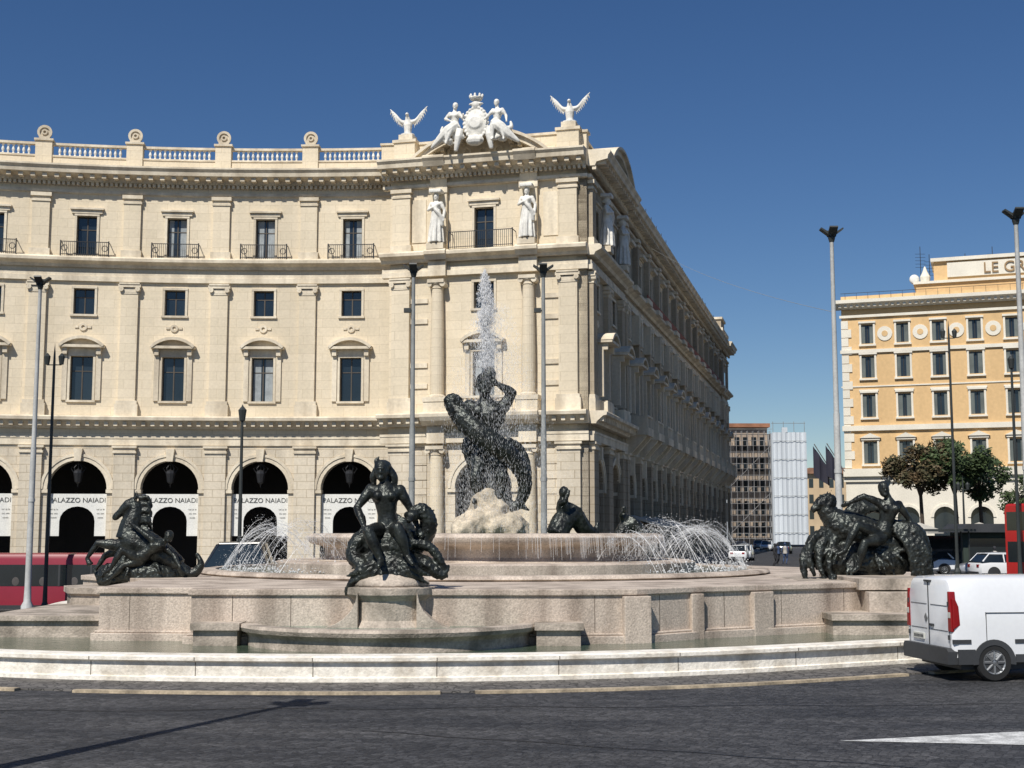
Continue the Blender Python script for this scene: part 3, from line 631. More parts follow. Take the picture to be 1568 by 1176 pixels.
def pil(fn,c,w=1.15,d=.24,base=True,attic=True):
    if base:
        K['base'].box(fn,c-w*.62,c+w*.62,-.1,d,G0,7.95); K['trim'].box(fn,c-w*.68,c+w*.68,-.1,d+.1,7.95,8.1); K['trim'].box(fn,c-w*.62,c+w*.62,-.1,d+.04,8.1,8.3); K['trim'].box(fn,c-w*.72,c+w*.72,-.1,d+.16,8.3,8.45)
    K['trim'].box(fn,c-w*.68,c+w*.68,-.1,d+.12,10.45,11.3); K['trim'].box(fn,c-w*.62,c+w*.62,-.1,d+.08,11.3,11.55)
    K['wall'].box(fn,c-w/2,c+w/2,-.1,d,11.55,18.95)
    K['trim'].box(fn,c-w*.54,c+w*.54,-.1,d+.04,18.95,19.05)
    K['trim'].box(fn,c-w*.5,c+w*.5,-.1,d+.05,19.05,19.35); K['trim'].box(fn,c-w*.66,c+w*.66,-.1,d+.15,19.4,19.6); K['trim'].box(fn,c-w*.6,c+w*.6,-.1,d+.2,19.6,19.72)
    for sg in (-1,1): K['trim'].ring(fn,c+sg*w*.48,19.28,.02,.17,0,2*pi,-.05,d+.18,10)
    if attic:
        K['trim'].box(fn,c-w*.6,c+w*.6,-.1,d+.08,21.5,22.0)
        K['wall'].box(fn,c-w*.5,c+w*.5,-.1,d-.02,22.0,25.3); K['trim'].box(fn,c-w*.56,c+w*.56,-.1,d+.05,25.3,25.45); K['trim'].box(fn,c-w*.6,c+w*.6,-.1,d+.12,25.65,25.9); K['wall'].box(fn,c-w*.5,c+w*.5,-.1,d,25.45,25.65)
def entab(fn,s0,s1,n,proj=0,coarse=1.0):
    p=proj
    K['cornice'].sweep(fn,s0,s1,[(-.1,9.62),(.25+p,9.62),(.3+p,9.75),(.72+p,10.12),(.95+p,10.16),(.98+p,10.36),(.85+p,10.45),(-.1,10.45)],n)
    K['trim'].box(fn,s0,s1,-.1,.12+p,8.5,8.95,n); K['trim'].box(fn,s0,s1,-.1,.16+p,8.95,9.12,n)
    K['cornice'].sweep(fn,s0,s1,[(-.1,20.75),(.2+p,20.75),(.3+p,20.95),(.62+p,21.1),(.7+p,21.14),(.72+p,21.34),(.55+p,21.47),(-.1,21.47)],n)
    K['trim'].box(fn,s0,s1,-.1,.2+p*.6,19.8,20.15,n); K['trim'].box(fn,s0,s1,-.1,.14+p*.6,20.153,20.4,n)
    K['cornice'].sweep(fn,s0,s1,[(-.1,26.75),(.3+p,26.75),(.4+p,27.0),(.95+p,27.12),(1.15+p,27.16),(1.2+p,27.42),(1.35+p,27.6),(1.35+p,27.72),(-.4,27.9)],n)
    K['trim'].box(fn,s0,s1,-.1,.16+p*.6,26.0,26.2,n); K['trim'].box(fn,s0,s1,-.1,.1+p*.6,25.95,25.997,n)
    L_=s1-s0
    k=int(L_/.62/coarse)
    for i in range(k):
        c=s0+(i+.5)*L_/k; K['trim'].box(fn,c-.13,c+.13,.2+p,.72+p,9.78,10.08)
    k=int(L_/.78/coarse)
    for i in range(k):
        c=s0+(i+.5)*L_/k; K['trim'].box(fn,c-.15,c+.15,.3+p,.98+p,26.86,27.1)
    k=int(L_/.32/coarse)
    for i in range(k):
        c=s0+(i+.5)*L_/k; K['trim'].box(fn,c-.09,c+.09,.1+p,.36+p,26.5,26.72)
def rail(fn,c,hw,z0,h,d):
    K['iron'].box(fn,c-hw,c+hw,d-.02,d+.02,z0+h-.05,z0+h); K['iron'].box(fn,c-hw,c+hw,d-.02,d+.02,z0+.08,z0+.12)
    k=int(2*hw/.13)
    for i in range(k+1):
        x=c-hw+2*hw*i/k; K['iron'].box(fn,x-.013,x+.013,d-.012,d+.012,z0,z0+h)
    for sg in (-1,1): K['iron'].box(fn,c+sg*hw-.02,c+sg*hw+.02,0,d,z0+h-.05,z0+h); K['iron'].box(fn,c+sg*hw-.04,c+sg*hw+.04,d-.04,d+.04,z0,z0+h+.05)
hb=3.06
for k in range(7):
    c=4.85-6.12*k
    wallbay(fnE,c-hb,c+hb,c)
    pil(fnE,c-hb)
    rail(fnE,c,1.6,21.47,1.0,.6)
    for sg in (-1,1): K['iron'].ring(fnE,c+sg*1.35,22.0,.18,.22,0,2*pi,.57,.63,10)
    for i in range(10):
        x0=c-1.15*math.cos(pi*i/10);x1=c-1.15*math.cos(pi*(i+1)/10)
        K['sign'].prism(fnE,[(x0,3.35+math.sin(pi*i/10)),(x1,3.35+math.sin(pi*(i+1)/10)),(x1,5.2),(x0,5.2)],-.42,-.38)
    K['sign'].box(fnE,c-1.93,c-1.15,-.42,-.38,2.35,5.2); K['sign'].box(fnE,c+1.15,c+1.93,-.42,-.38,2.35,5.2)
    if k<6:
        cu=bpy.data.curves.new('lettering','FONT'); cu.body='PALAZZO NAIADI'; cu.size=.46; cu.align_x='CENTER'; cu.extrude=.01
        o=bpy.data.objects.new('banner_lettering',cu); scene.collection.objects.link(o); p=fnE(c,-.36,4.62); o.location=p; o.rotation_euler=(pi/2,0,-c/RE); cu.materials.append(SIGNT); o.parent=PAL
        for sg in (-1,1):
            for r_ in range(3):
                cu=bpy.data.curves.new('lettering','FONT'); cu.body=('hotel  spa  bar','roma  centro','ristorante')[r_]; cu.size=.17; cu.align_x='CENTER'
                o=bpy.data.objects.new('banner_small_lettering',cu); scene.collection.objects.link(o); o.location=fnE(c+sg*1.52,-.36,4.1-.28*r_); o.rotation_euler=(pi/2,0,-c/RE); o.scale=(.55,1,1); cu.materials.append(SIGNT); o.parent=PAL
    K['iron'].lathe((c,-.2),[(.0,7.5),(.03,7.2),(.03,6.9),(.3,6.75),(.33,6.6),(.22,6.0),(.05,5.85),(0,5.6)],8,fn=fnE)
    for a in range(6):
        an=a*pi/3; K['iron'].tube([fnE(c,-.2,7.3),fnE(c+.5*math.cos(an),-.2+.2*math.sin(an),6.95),fnE(c+.28*math.cos(an),-.2+.2*math.sin(an),6.6)],.025,5)
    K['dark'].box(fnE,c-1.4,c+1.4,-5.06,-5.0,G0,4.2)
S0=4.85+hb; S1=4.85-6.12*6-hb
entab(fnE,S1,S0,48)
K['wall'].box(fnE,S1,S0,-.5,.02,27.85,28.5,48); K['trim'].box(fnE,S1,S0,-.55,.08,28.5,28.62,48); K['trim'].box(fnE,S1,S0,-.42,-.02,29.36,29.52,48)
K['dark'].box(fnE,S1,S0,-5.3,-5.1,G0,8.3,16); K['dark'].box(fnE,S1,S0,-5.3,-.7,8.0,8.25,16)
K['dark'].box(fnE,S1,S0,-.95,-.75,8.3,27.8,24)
M=MB(); M.box(fnE,S1,S0,-14,-.5,27.6,27.84,24); M.box(fnE,S1,S0,-14.3,-14,G0,27.6,24); M.box(fnA,1,14,-14,-.5,27.6,27.8); M.box(fnW,.5,98,-13,-.6,27.6,27.8,4); M.box(fnW,96,98,-13,-.8,G0,27.6); M.obj('roof_slab',ROOFM,PAL)
x=S1
while x<S0:
    if min(abs((x-(4.85-hb))-6.12*round((x-(4.85-hb))/6.12)),9)>.75:
        K['balus'].lathe((x,-.22),[(.1,28.62),(.1,28.7),(.05,28.76),(.11,28.95),(.05,29.2),(.1,29.28),(.1,29.36)],6,fn=fnE)
    x+=.34
for k in range(-1,7):
    c=4.85-hb-6.12*k
    if k==-1: c-=.5
    K['wall'].box(fnE,c-.55,c+.55,-.6,.15,28.0,29.6); K['trim'].box(fnE,c-.64,c+.64,-.7,.25,29.6,29.74)
    if k>=0:
        K['trim'].ring(fnE,c,30.25,.0,.45,0,2*pi,-.35,-.1,20); K['trim'].ring(fnE,c,30.25,.33,.5,0,2*pi,-.1,.0,20); K['trim'].box(fnE,c-.36,c+.36,-.4,.05,29.74,29.92)
        K['trim'].ring(fnE,c,30.25,.1,.2,0,2*pi,-.1,.02,12)
cA=7.05
wallbay(fnA,cA-2.4,cA+2.4,cA,n=1)
for a,b_ in ((.35,cA-2.4),(cA+2.4,14.1)):
    K['base'].box(fnA,a,b_,-.7,0,G0,8.3); K['wall'].box(fnA,a,b_,-.7,0,8.3,27.2)
for c in (cA-5.8,cA+5.8): pil(fnA,c,1.25,.34)
for c in (cA-4.55,cA+4.55,):
    for z in range(8): K['base'].box(fnA,c-.62,c+.62,-.05,.08,.2+z*.98,1.12+z*.98)
    for z in (12.2,13.6,16.6,18.0): K['trim'].box(fnA,c-.62,c+.62,-.05,.10,z,z+.32)
for c in (cA-3.15,cA+3.15):
    for z0,z1,r,pd in ((G0,8.0,.5,.35),(11.5,19.2,.46,.35)):
        M_=K['wall']
        M_.lathe((c,pd),[(r*1.0,z0),(r*1.02,z0+(z1-z0)*.35),(r*.84,z1-.35)],20,fn=fnA)
        K['trim'].lathe((c,pd),[(r*.84,z1-.36),(r*.95,z1-.3),(r*.84,z1-.25),(r*.86,z1-.1),(r*1.1,z1),(r*1.1,z1+.05)],20,fn=fnA)
        K['trim'].box(fnA,c-r*1.25,c+r*1.25,-.1,pd+r*1.15,z1+.05,z1+.28)
        for sg in (-1,1): K['trim'].ring(fnA,c+sg*r,z1-.04,.02,.19,0,2*pi,-.05,pd+r*1.0,10)
        if z0>0: K['trim'].lathe((c,pd),[(r*1.25,z0),(r*1.25,z0+.12),(r*1.05,z0+.2)],20,fn=fnA)
    K['trim'].box(fnA,c-.75,c+.75,-.1,1.0,10.45,11.2); K['trim'].box(fnA,c-.8,c+.8,-.1,1.05,11.2,11.5)
    K['trim'].box(fnA,c-.6,c+.6,-.1,.7,8.45,9.6); K['trim'].box(fnA,c-.62,c+.62,-.1,.62,19.75,20.75)
entab(fnA,-.1,14.2,1,.28)
K['cornice'].sweep(fnA,cA-4,cA+4,[(.9,9.62),(1.35,9.9),(1.5,10.16),(1.52,10.36),(1.4,10.47),(.9,10.47)],1)
for sg in (-1,1):
    K['cornice'].sweep(fnA,cA+sg*3.15-.75,cA+sg*3.15+.75,[(.9,20.8),(1.1,21.1),(1.2,21.14),(1.22,21.34),(1.05,21.49),(.9,21.49)],1)
    K['cornice'].sweep(fnA,cA+sg*3.15-.75,cA+sg*3.15+.75,[(1.4,27.1),(1.6,27.42),(1.75,27.6),(1.75,27.72),(1.4,27.9)],1)
    K['wall'].box(fnA,cA+sg*3.15-.6,cA+sg*3.15+.6,0,.35,21.5,26.7); K['trim'].box(fnA,cA+sg*3.15-.65,cA+sg*3.15+.65,0,.42,25.5,25.9)
    K['trim'].prism(lambda s_,d,z:fnA(cA+sg*3.15+d,s_,z),[(.35,21.5),(.95,21.5),(.95,21.9),(.35,21.9)],-.6,.6)
    K['trim'].box(fnA,cA+sg*4.6-.5,cA+sg*4.6+.5,0,.06,22.2,25.2)
rail(fnA,cA,2.2,21.47,1.15,.95)
x=cA-2.3
K['trim'].box(fnA,cA-2.4,cA+2.4,1.0,1.3,10.47,10.6); K['trim'].box(fnA,cA-2.4,cA+2.4,1.0,1.3,11.35,11.5)
while x<cA+2.4: K['trim'].lathe((x,1.15),[(.09,10.6),(.05,10.7),(.1,10.9),(.05,11.2),(.09,11.35)],6,fn=fnA); x+=.3
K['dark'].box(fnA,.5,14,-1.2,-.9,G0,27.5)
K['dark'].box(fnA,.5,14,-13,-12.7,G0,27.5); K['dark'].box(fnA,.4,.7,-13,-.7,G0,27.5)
K['wall'].box(fnA,.5,14.0,-1.3,-.55,27.8,29.25); K['trim'].box(fnA,.4,14.1,-1.4,-.45,29.25,29.42)
for c in (1.35,12.85):
    K['wall'].box(fnA,c-.75,c+.75,-1.5,.1,27.8,29.3); K['trim'].box(fnA,c-.85,c+.85,-1.6,.2,29.3,29.5)
    K['trim'].box(fnA,c-.5,c+.5,-1.1,-.1,29.5,29.95)
half=4.75; rise=1.8; Rr=(half*half+rise*rise)/(2*rise); aa=math.asin(half/Rr); zc=27.72+rise-Rr
K['cornice'].ring(fnA,cA,zc,Rr-.5,Rr-.12,pi/2-aa,pi/2+aa,-.5,1.25,28); K['cornice'].ring(fnA,cA,zc,Rr-.14,Rr+.05,pi/2-aa,pi/2+aa,-.5,1.5,28)
K['trim'].prism(fnA,[(cA+(Rr-.49)*math.cos(pi/2-aa+2*aa*i/16),zc+(Rr-.49)*math.sin(pi/2-aa+2*aa*i/16)) for i in range(17)],-.5,.3)
for i in range(13):
    a=pi/2-aa*.88+2*aa*.88*i/12; s_=cA+(Rr-.62)*math.cos(a); z=zc+(Rr-.62)*math.sin(a); K['trim'].box(fnA,s_-.13,s_+.13,.3,1.0,z-.1,z+.1)
for s_ in (cA-2.2,cA-1.1,cA,cA+1.1,cA+2.2):
    K['trim'].ring(fnA,s_,28.25,.16,.32,0,2*pi,.3,.42,10)
# ---- wing along the street (stone coloured darker to paint in its shade, own wall meshes)
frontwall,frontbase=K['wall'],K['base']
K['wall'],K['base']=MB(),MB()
def wingbay(c,h=3.05,d=0):
    wallbay(fnW,c-h,c+h,c,n=1)
    f=fnW
    K['trim'].box(f,c-1.6,c+1.6,0,1.7,9.9,10.5)
    for sg in (-1,1):
        K['trim'].prism(lambda s_,dd,z:f(c+sg*1.2+dd,s_,z),[(0,8.5),(.45,8.6),(1.5,9.75),(1.5,9.9),(0,9.9)],-.22,.22)
        K['trim'].box(f,c+sg*1.5-.1,c+sg*1.5+.1,0,1.65,10.5,11.35)
        K['trim'].box(f,c+sg*2.2-.2,c+sg*2.2+.2,0,.6,17.3,19.6)
    K['trim'].box(f,c-1.6,c+1.6,1.45,1.65,11.3,11.45)
    for i in range(9): K['trim'].box(f,c-1.3+i*.325-.06,c-1.3+i*.325+.06,1.5,1.6,10.5,11.3)
    K['trim'].box(f,c-1.1,c+1.1,0,.95,21.1,21.5); K['trim'].box(f,c-1.1,c+1.1,0,.55,24.9,25.15)
    K['trim'].box(f,c-1.0,c+1.0,0,.5,19.5,19.75)
    K['trim'].box(f,c-2.35,c-2.05,0,.55,11.5,15.0); K['trim'].box(f,c-.55,c-.25,0,.5,6.9,8.3)
pav=13.2
for c in (3.2+.0,9.6): wallbay(fnW,c-3.2,c+3.2,c,n=1)
for c in (1.0,6.4,12.2): pil(fnW,c,1.25,.34)
for c in (3.1,9.7):
    K['trim'].box(fnW,c-.9,c+.9,0,.9,10.45,11.3)
entab(fnW,-.1,pav,1,.28)
K['wall'].box(fnW,.3,pav-.2,-1.3,-.55,27.8,29.25); K['trim'].box(fnW,.2,pav-.1,-1.4,-.45,29.25,29.42)
cS=6.6
K['cornice'].ring(fnW,cS,zc,Rr-.5,Rr-.12,pi/2-aa,pi/2+aa,-.5,1.25,28); K['cornice'].ring(fnW,cS,zc,Rr-.14,Rr+.05,pi/2-aa,pi/2+aa,-6,1.5,28)
K['trim'].prism(fnW,[(cS+(Rr-.49)*math.cos(pi/2-aa+2*aa*i/16),zc+(Rr-.49)*math.sin(pi/2-aa+2*aa*i/16)) for i in range(17)],-.5,.3)
nb=14; step=(96-pav)/nb
for i in range(nb):
    c=pav+(i+.5)*step; wingbay(c,step/2)
    pil(fnW,c-step/2,.8,.45)
entab(fnW,pav,90,6,0,1.0)
entab(fnW,90,98,1,.4)
pil(fnW,90.5,1.2,.5); pil(fnW,97,1.2,.5)
K['wall'].box(fnW,89.8,98,-1,.3,G0,29.2); K['trim'].box(fnW,89.6,98.2,-1,.6,29.2,29.6)
K['wall'].box(fnW,91.5,96,-1,.2,29.6,31.0); K['trim'].box(fnW,91.3,96.2,-1,.4,31.0,31.3)
for i in range(4): K['glass'].box(fnW,93,94.6,.25,.34,[1,6.5,12,22][i],[4,8,15,24][i])
K['terra'].box(fnW,pav+10,90,.46,.52,21.5,22.2,4)
K['wall'].box(fnW,pav,90,-.6,0,27.85,28.35)
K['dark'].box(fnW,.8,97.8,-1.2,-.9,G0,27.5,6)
for s_,h in ((30,1.2),(46,1.8),(60,1.0),(74,2.2),(84,1.2)): K['wall'].box(fnW,s_,s_+3,-5,-2,27.8,28.2+h)
for i in range(26):
    s_=14+i*3; K['iron'].box(fnW,s_,s_+.05,.9,.95,27.8,28.2+.5*rnd.random())
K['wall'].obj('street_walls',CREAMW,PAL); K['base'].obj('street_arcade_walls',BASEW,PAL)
frontwall.obj('walls',CREAM,PAL); frontbase.obj('arcade_walls',BASE,PAL); K['trim'].obj('mouldings',TRIM,PAL); K['cornice'].obj('cornices',TRIM,PAL)
K['glass'].obj('window_panes',GLASSW,PAL); K['curt'].obj('curtains',CURT,PAL); K['dark'].obj('dark_interior',SHUT,PAL); K['frame'].obj('window_frames',FRAME,PAL)
K['iron'].obj('iron_railings',IRON,PAL); K['sign'].obj('banners',SIGNW,PAL); K['balus'].obj('balusters',MARBLE,PAL); K['terra'].obj('attic_strip',TERRA,PAL)
M=MB()
for s_ in (16,22,28): 
    M.prism(lambda a,d,z:fnW(s_+d,a,z),[(0,3.9),(0,3.7),(2.6,3.0),(2.6,3.15)],0,4.5)
M.obj('awnings',AWN,PAL)
M=MB(); M.box(fnW,-6,110,0,5,-.1,.13,8); M.box(fnE,S1,S0,-5,6,-1.3,-.95,30); M.box(fnA,-1,19,0,5,-1.2,.13,2)
M.obj('sidewalk',mat('paving_slabs',(.22,.21,.19),.85,scale=1,var=.15))
def draped(M,X,h=1):
    human(M,dict(elL=(-.28,-.05,1.2),haL=(-.08,-.2,1.25),elR=(.3,.0,1.18),haR=(.3,-.1,.85)),1.15,X)
    M.tube(spl([(0,0,1.2),(0,0,.9),(0,0,.45),(0,0,.05)],4),splr([.16,.2,.2,.23],4),10,X)
    for i in range(9):
        a=i*2*pi/9; M.tube([(.15*math.cos(a),.14*math.sin(a),1.05),(.23*math.cos(a),.22*math.sin(a),.5),(.27*math.cos(a),.25*math.sin(a),.03)],[.03,.04,.045],5,X)
    M.tube(spl([(-.15,-.1,1.4),(.05,-.2,1.15),(.22,-.12,.9),(.25,-.05,.6)],4),splr([.05,.07,.08,.05],4),6,X)
rA=math.atan2(tA.y,tA.x); rW=math.atan2(tW.y,tW.x)
for (fn,s_,rz) in ((fnA,cA-3.15,rA),(fnA,cA+3.15,rA),(fnW,3.3,rW),(fnW,9.8,rW)):
    e=empty('caryatid_statue'); M=MB(); p=fn(s_,.75,21.9); X=XF(*p,rz,1.93); draped(M,X)
    M.box(lambda a,d,z:tuple(X@Vector((a,d,z))),-.22,.22,-.2,.2,1.8,1.92); M.obj('figure',MARBLE,e,remesh=.045,sm=0)
    M=MB(); M.box(lambda a,d,z:fn(s_+a,.75+d,z),-.6,.6,-.4,.35,21.5,21.9); M.obj('bracket',TRIM,e)
for s_ in (1.35,12.85):
    e=empty('winged_statue'); M=MB(); p=fnA(s_,-.6,29.95); X=XF(*p,rA,1.0)
    M.tube(spl([(0,0,0),(0,0,.35),(0,0,.8),(0,-.05,1.15),(0,-.15,1.38)],4),splr([.26,.26,.32,.2,.12],4),10,X)
    M.ell((0,-.2,1.5),(.13,.17,.14),8,6,X); M.tube([(0,-.3,1.5),(0,-.5,1.42)],[.06,.02],6,X)
    for sg in (-1,1):
        M.tube(spl([(sg*.15,.05,1.0),(sg*.55,.1,1.15),(sg*.95,.12,1.65),(sg*1.38,.15,2.1)],4),splr([.2,.12,.08,.03],4),7,X)
        for i in range(9):
            t=.22+i*.09; a=Vector((sg*(.15+1.15*t),.1,.95+1.05*t*t+.1)); M.tube([a,a+Vector((sg*(.02+.12*t),.05,-.5+.16*t))],[.08,.02],5,X)
    M.tube([(0,0,0),(0,0,.12)],[.5,.5],10,X)
    M.obj('figure',MARBLE,e,remesh=.035,sm=0)
e=empty('coat_of_arms_sculpture'); M=MB(); p=fnA(cA-.15,1.45,28.75); X=XF(*p,rA,1.07)
M.ell((0,-.1,.95),(.72,.25,.95),14,9,X); M.tube([(0,-.3,.95),(0,-.42,.95)],[.5,.36],14,X)
for i in range(24):
    a=i*2*pi/24; M.ell((.76*math.cos(a),-.12,.95+1.0*math.sin(a)),(.12,.14,.12),6,5,X)
M.ell((0,-.05,2.15),(.30,.28,.3),10,7,X); M.tube([(0,-.05,2.45),(0,-.05,2.62)],[.34,.44],10,X)
for i in range(8): a=i*pi/4; M.ell((.40*math.cos(a),-.05+.3*math.sin(a),2.72),(.09,.09,.14),6,5,X)
M.ell((0,-.1,2.2),(.5,.2,.12),8,5,X)
for sg in (-1,1):
    human(M,dict(pelvis=(sg*1.3,-.15,.75),waist=(sg*1.36,-.1,1.1),chest=(sg*1.4,-.1,1.5),neck=(sg*1.38,-.12,1.84),head=(sg*1.34,-.15,2.14),
     shL=(sg*1.4-.3,-.1,1.68),elL=(sg*1.4-.58,-.2,1.35),haL=(sg*1.4-.45+(.25 if sg<0 else -.25),-.4,1.15),shR=(sg*1.4+.3,-.1,1.68),elR=(sg*1.4+.55,-.1,1.3),haR=(sg*1.4+.62,-.3,1.45 if sg<0 else .95),
     hipL=(sg*1.3-.15,-.2,.7),hipR=(sg*1.3+.15,-.2,.7),knL=(sg*1.45-.25,-.7,.55),knR=(sg*1.6+.15,-.65,.5),anL=(sg*1.5-.25,-.7,-.25),anR=(sg*1.85+.1,-.7,-.3),toL=(sg*1.5-.25,-.95,-.4),toR=(sg*1.85+.15,-.95,-.45)),1.95,X)
    M.tube(spl([(sg*1.2,-.3,.9),(sg*1.7,-.5,.45),(sg*2.3,-.45,-.1),(sg*2.85,-.3,-.5)],4),splr([.3,.36,.26,.08],4),8,X)
    M.tube(spl([(sg*.95,-.35,.5),(sg*1.0,-.6,.0),(sg*1.15,-.6,-.9)],4),splr([.22,.24,.12],4),8,X)
    M.tube(spl([(sg*1.9,.0,.3),(sg*2.25,0,.6),(sg*2.2,0,.95)],4),splr([.22,.14,.06],4),7,X)
    for i in range(14): M.ell((sg*rnd.uniform(.8,2.3),rnd.uniform(-.5,-.1),rnd.uniform(-.3,.5)),(.22,.2,.18),6,5,X)
M.ell((0,-.3,-.2),(.6,.4,.35),8,6,X)
o=M.obj('figures',MARBLE,e,remesh=.04,sm=0)

# ------------------------------------------------------------------ hotel on the right
HT=empty('hotel_building')
H0=Vector((38.8,152)); th=math.radians(20); tH=Vector((math.cos(th),-math.sin(th))); nH=Vector((-math.sin(th),-math.cos(th)))
def fnH(s,d,z):
    p=H0+tH*s+nH*d; return (p.x,p.y,z)
Lh=40
hw=MB(); ht=MB(); hg=MB(); hf=MB(); hc=MB()
levels=[(24.5,26.7,1.35),(20.5,23.0,1.45),(15.9,18.5,1.45),(10.5,13.0,1.5)]
pitch=3.95; cs=[2.9+pitch*i for i in range(10)]
prev=30.2
for zb,zt,wd in levels:
    hw.box(fnH,0,Lh,-.6,0,zt,prev)
    e0=0
    for c in cs:
        hw.box(fnH,e0,c-wd/2,-.6,0,zb,zt); e0=c+wd/2
        hg.box(fnH,c-wd/2,c+wd/2,-.4,-.35,zb,zt); ht.box(fnH,c-wd/2-.22,c-wd/2,-.1,.1,zb-.1,zt+.2); ht.box(fnH,c+wd/2,c+wd/2+.22,-.1,.1,zb-.1,zt+.2); ht.box(fnH,c-wd/2-.3,c+wd/2+.3,-.1,.22,zt+.2,zt+.42); ht.box(fnH,c-wd/2-.3,c+wd/2+.3,-.1,.25,zb-.3,zb-.1)
        hf.box(fnH,c-.05,c+.05,-.35,-.3,zb,zt)
        sw=rnd.choice((.42,.42,.34,.5))
        hc.box(fnH,c-wd/2,c-wd/2+sw,-.2,-.12,zb,zt); hc.box(fnH,c+wd/2-sw,c+wd/2,-.2,-.12,zb,zt)
        if zb==15.9: ht.box(fnH,c-1.1,c+1.1,-.1,.12,zt+.42,zt+.6)
        if zb==10.5: ht.prism(fnH,[(c-1.2,zt+.45),(c+1.2,zt+.45),(c,zt+1.0)],-.1,.35)
    hw.box(fnH,e0,Lh,-.6,0,zb,zt); prev=zb
hw.box(fnH,0,Lh,-.6,0,9.6,prev)
for i,c in enumerate(cs[:-1]):
    ht.ring(fnH,c+pitch/2,25.6,.0,.85,0,2*pi,0,.1,18); hw.ring(fnH,c+pitch/2,25.6,.0,.35,0,2*pi,.1,.14,14)
for z0,z1,d in ((27.6,27.9,.25),(23.4,23.8,.22),(19.4,19.55,.1),(14.3,14.9,.3),(9.0,9.9,.6),(8.4,9.0,.25)): ht.box(fnH,-.2,Lh,-.1,d,z0,z1)
ht.sweep(fnH,-.8,Lh,[(-.1,28.6),(.3,28.6),(1.1,29.1),(1.3,29.2),(1.3,29.6),(-.1,29.8)],1)
for i in range(60): ht.box(fnH,-.2+i*.66,.1+i*.66,.25,.95,28.75,29.0)
for i in range(17): ht.box(fnH,-.05,1.1 if i%2 else .75,-.3,.12,10+i*1.02,10.95+i*1.02)
ht.box(fnH,0,Lh,-.6,0,5.6,8.4)
e0=0
for c in cs:
    ht.box(fnH,e0,c-1.2,-.6,0,0,5.6); ht.arch(fnH,c,1.2,4.3,5.6,1.2,-.6,0,8) ; e0=c+1.2; ht.ring(fnH,c,4.3,1.2,1.5,0,pi,0,.1,10)
    hg.box(fnH,c-1.2,c+1.2,-.5,-.45,0,5.6)
ht.box(fnH,e0,Lh,-.6,0,0,5.6)
hw.box(fnH,.0,Lh,-18,-.6,.0,28.6)
hw.box(fnH,8.5,Lh,-8,-1,29.7,31.3); ht.box(fnH,8.2,Lh,-8.2,-.7,31.3,31.6); hw.box(fnH,10.5,Lh,-8,-1.4,31.6,33.9); ht.box(fnH,10.2,Lh,-8.2,-1.0,33.9,34.3)
ht.box(fnH,12,Lh,-1.4,-1.2,32.0,33.7)
ht.lathe((9.5,-2),[(0,31.6),(.5,31.6),(.6,32.3),(.3,32.9),(.1,33.5),(0,33.6)],10,fn=fnH)
for i in range(30): hf.box(fnH,.5+i*1.3,.53+i*1.3,.2,.24,29.8,30.5)
hf.box(fnH,0,Lh,.2,.24,30.5,30.55)
hw.obj('walls',YEL,HT); ht.obj('stucco_trim',YELT,HT); hg.obj('window_panes',GLASSW,HT); hf.obj('frames',IRON,HT); hc.obj('shutters',mat('shutters',(.13,.15,.14),.6),HT)
cu=bpy.data.curves.new('roof_sign','FONT'); cu.body='LE GRAND HOTEL'; cu.size=1.75; cu.extrude=.05
o=bpy.data.objects.new('roof_sign_lettering',cu); scene.collection.objects.link(o); o.location=fnH(15.9,-1.1,32.25); o.rotation_euler=(pi/2,0,-th); cu.materials.append(mat('sign_letters',(.35,.22,.10),.6)); o.parent=HT
M=MB()
for s_,h in ((9,2.2),(10,1.2),(14,1.0),(17,1.6)):
    p=fnH(s_,-3,31.5); M.tube([p,(p[0],p[1],p[2]+h+2.5)],.04,5)
    for q in range(5): M.tube([(p[0]-.6,p[1],p[2]+h+q*.4),(p[0]+.6,p[1],p[2]+h+q*.4)],.02,4)
M.obj('aerials',IRON,HT)
p=fnH(8.3,-2,31.7); M=MB(); M.ell((p[0],p[1],p[2]+.4),(.6,.25,.6),12,8); M.obj('satellite_dish',SIGNW,HT,smooth=True)
FL=empty('flag'); M=MB()
for i,(x,y) in enumerate(((35.2,150),(36.4,149))):
    M.tube([(x+1.5,y,9.5),(x-.8,y-1.5,12.6)],.06,6)
M.obj('flagpoles',STEEL,FL)
M=MB()
for x,y in ((35.2,149),(36.4,148)):
    for i in range(8):
        a=-.8+i*.22; M.prism(lambda s_,d,z:(x+s_,y+d+.12*math.sin(s_*7),z),[(a,12.4-i*.33-.0),(a+.22,12.4-(i+1)*.33),(a+.22,8.9-.15*i),(a,9.0-.15*i)],0,.03)
M.obj('cloth',FLAGM,FL)

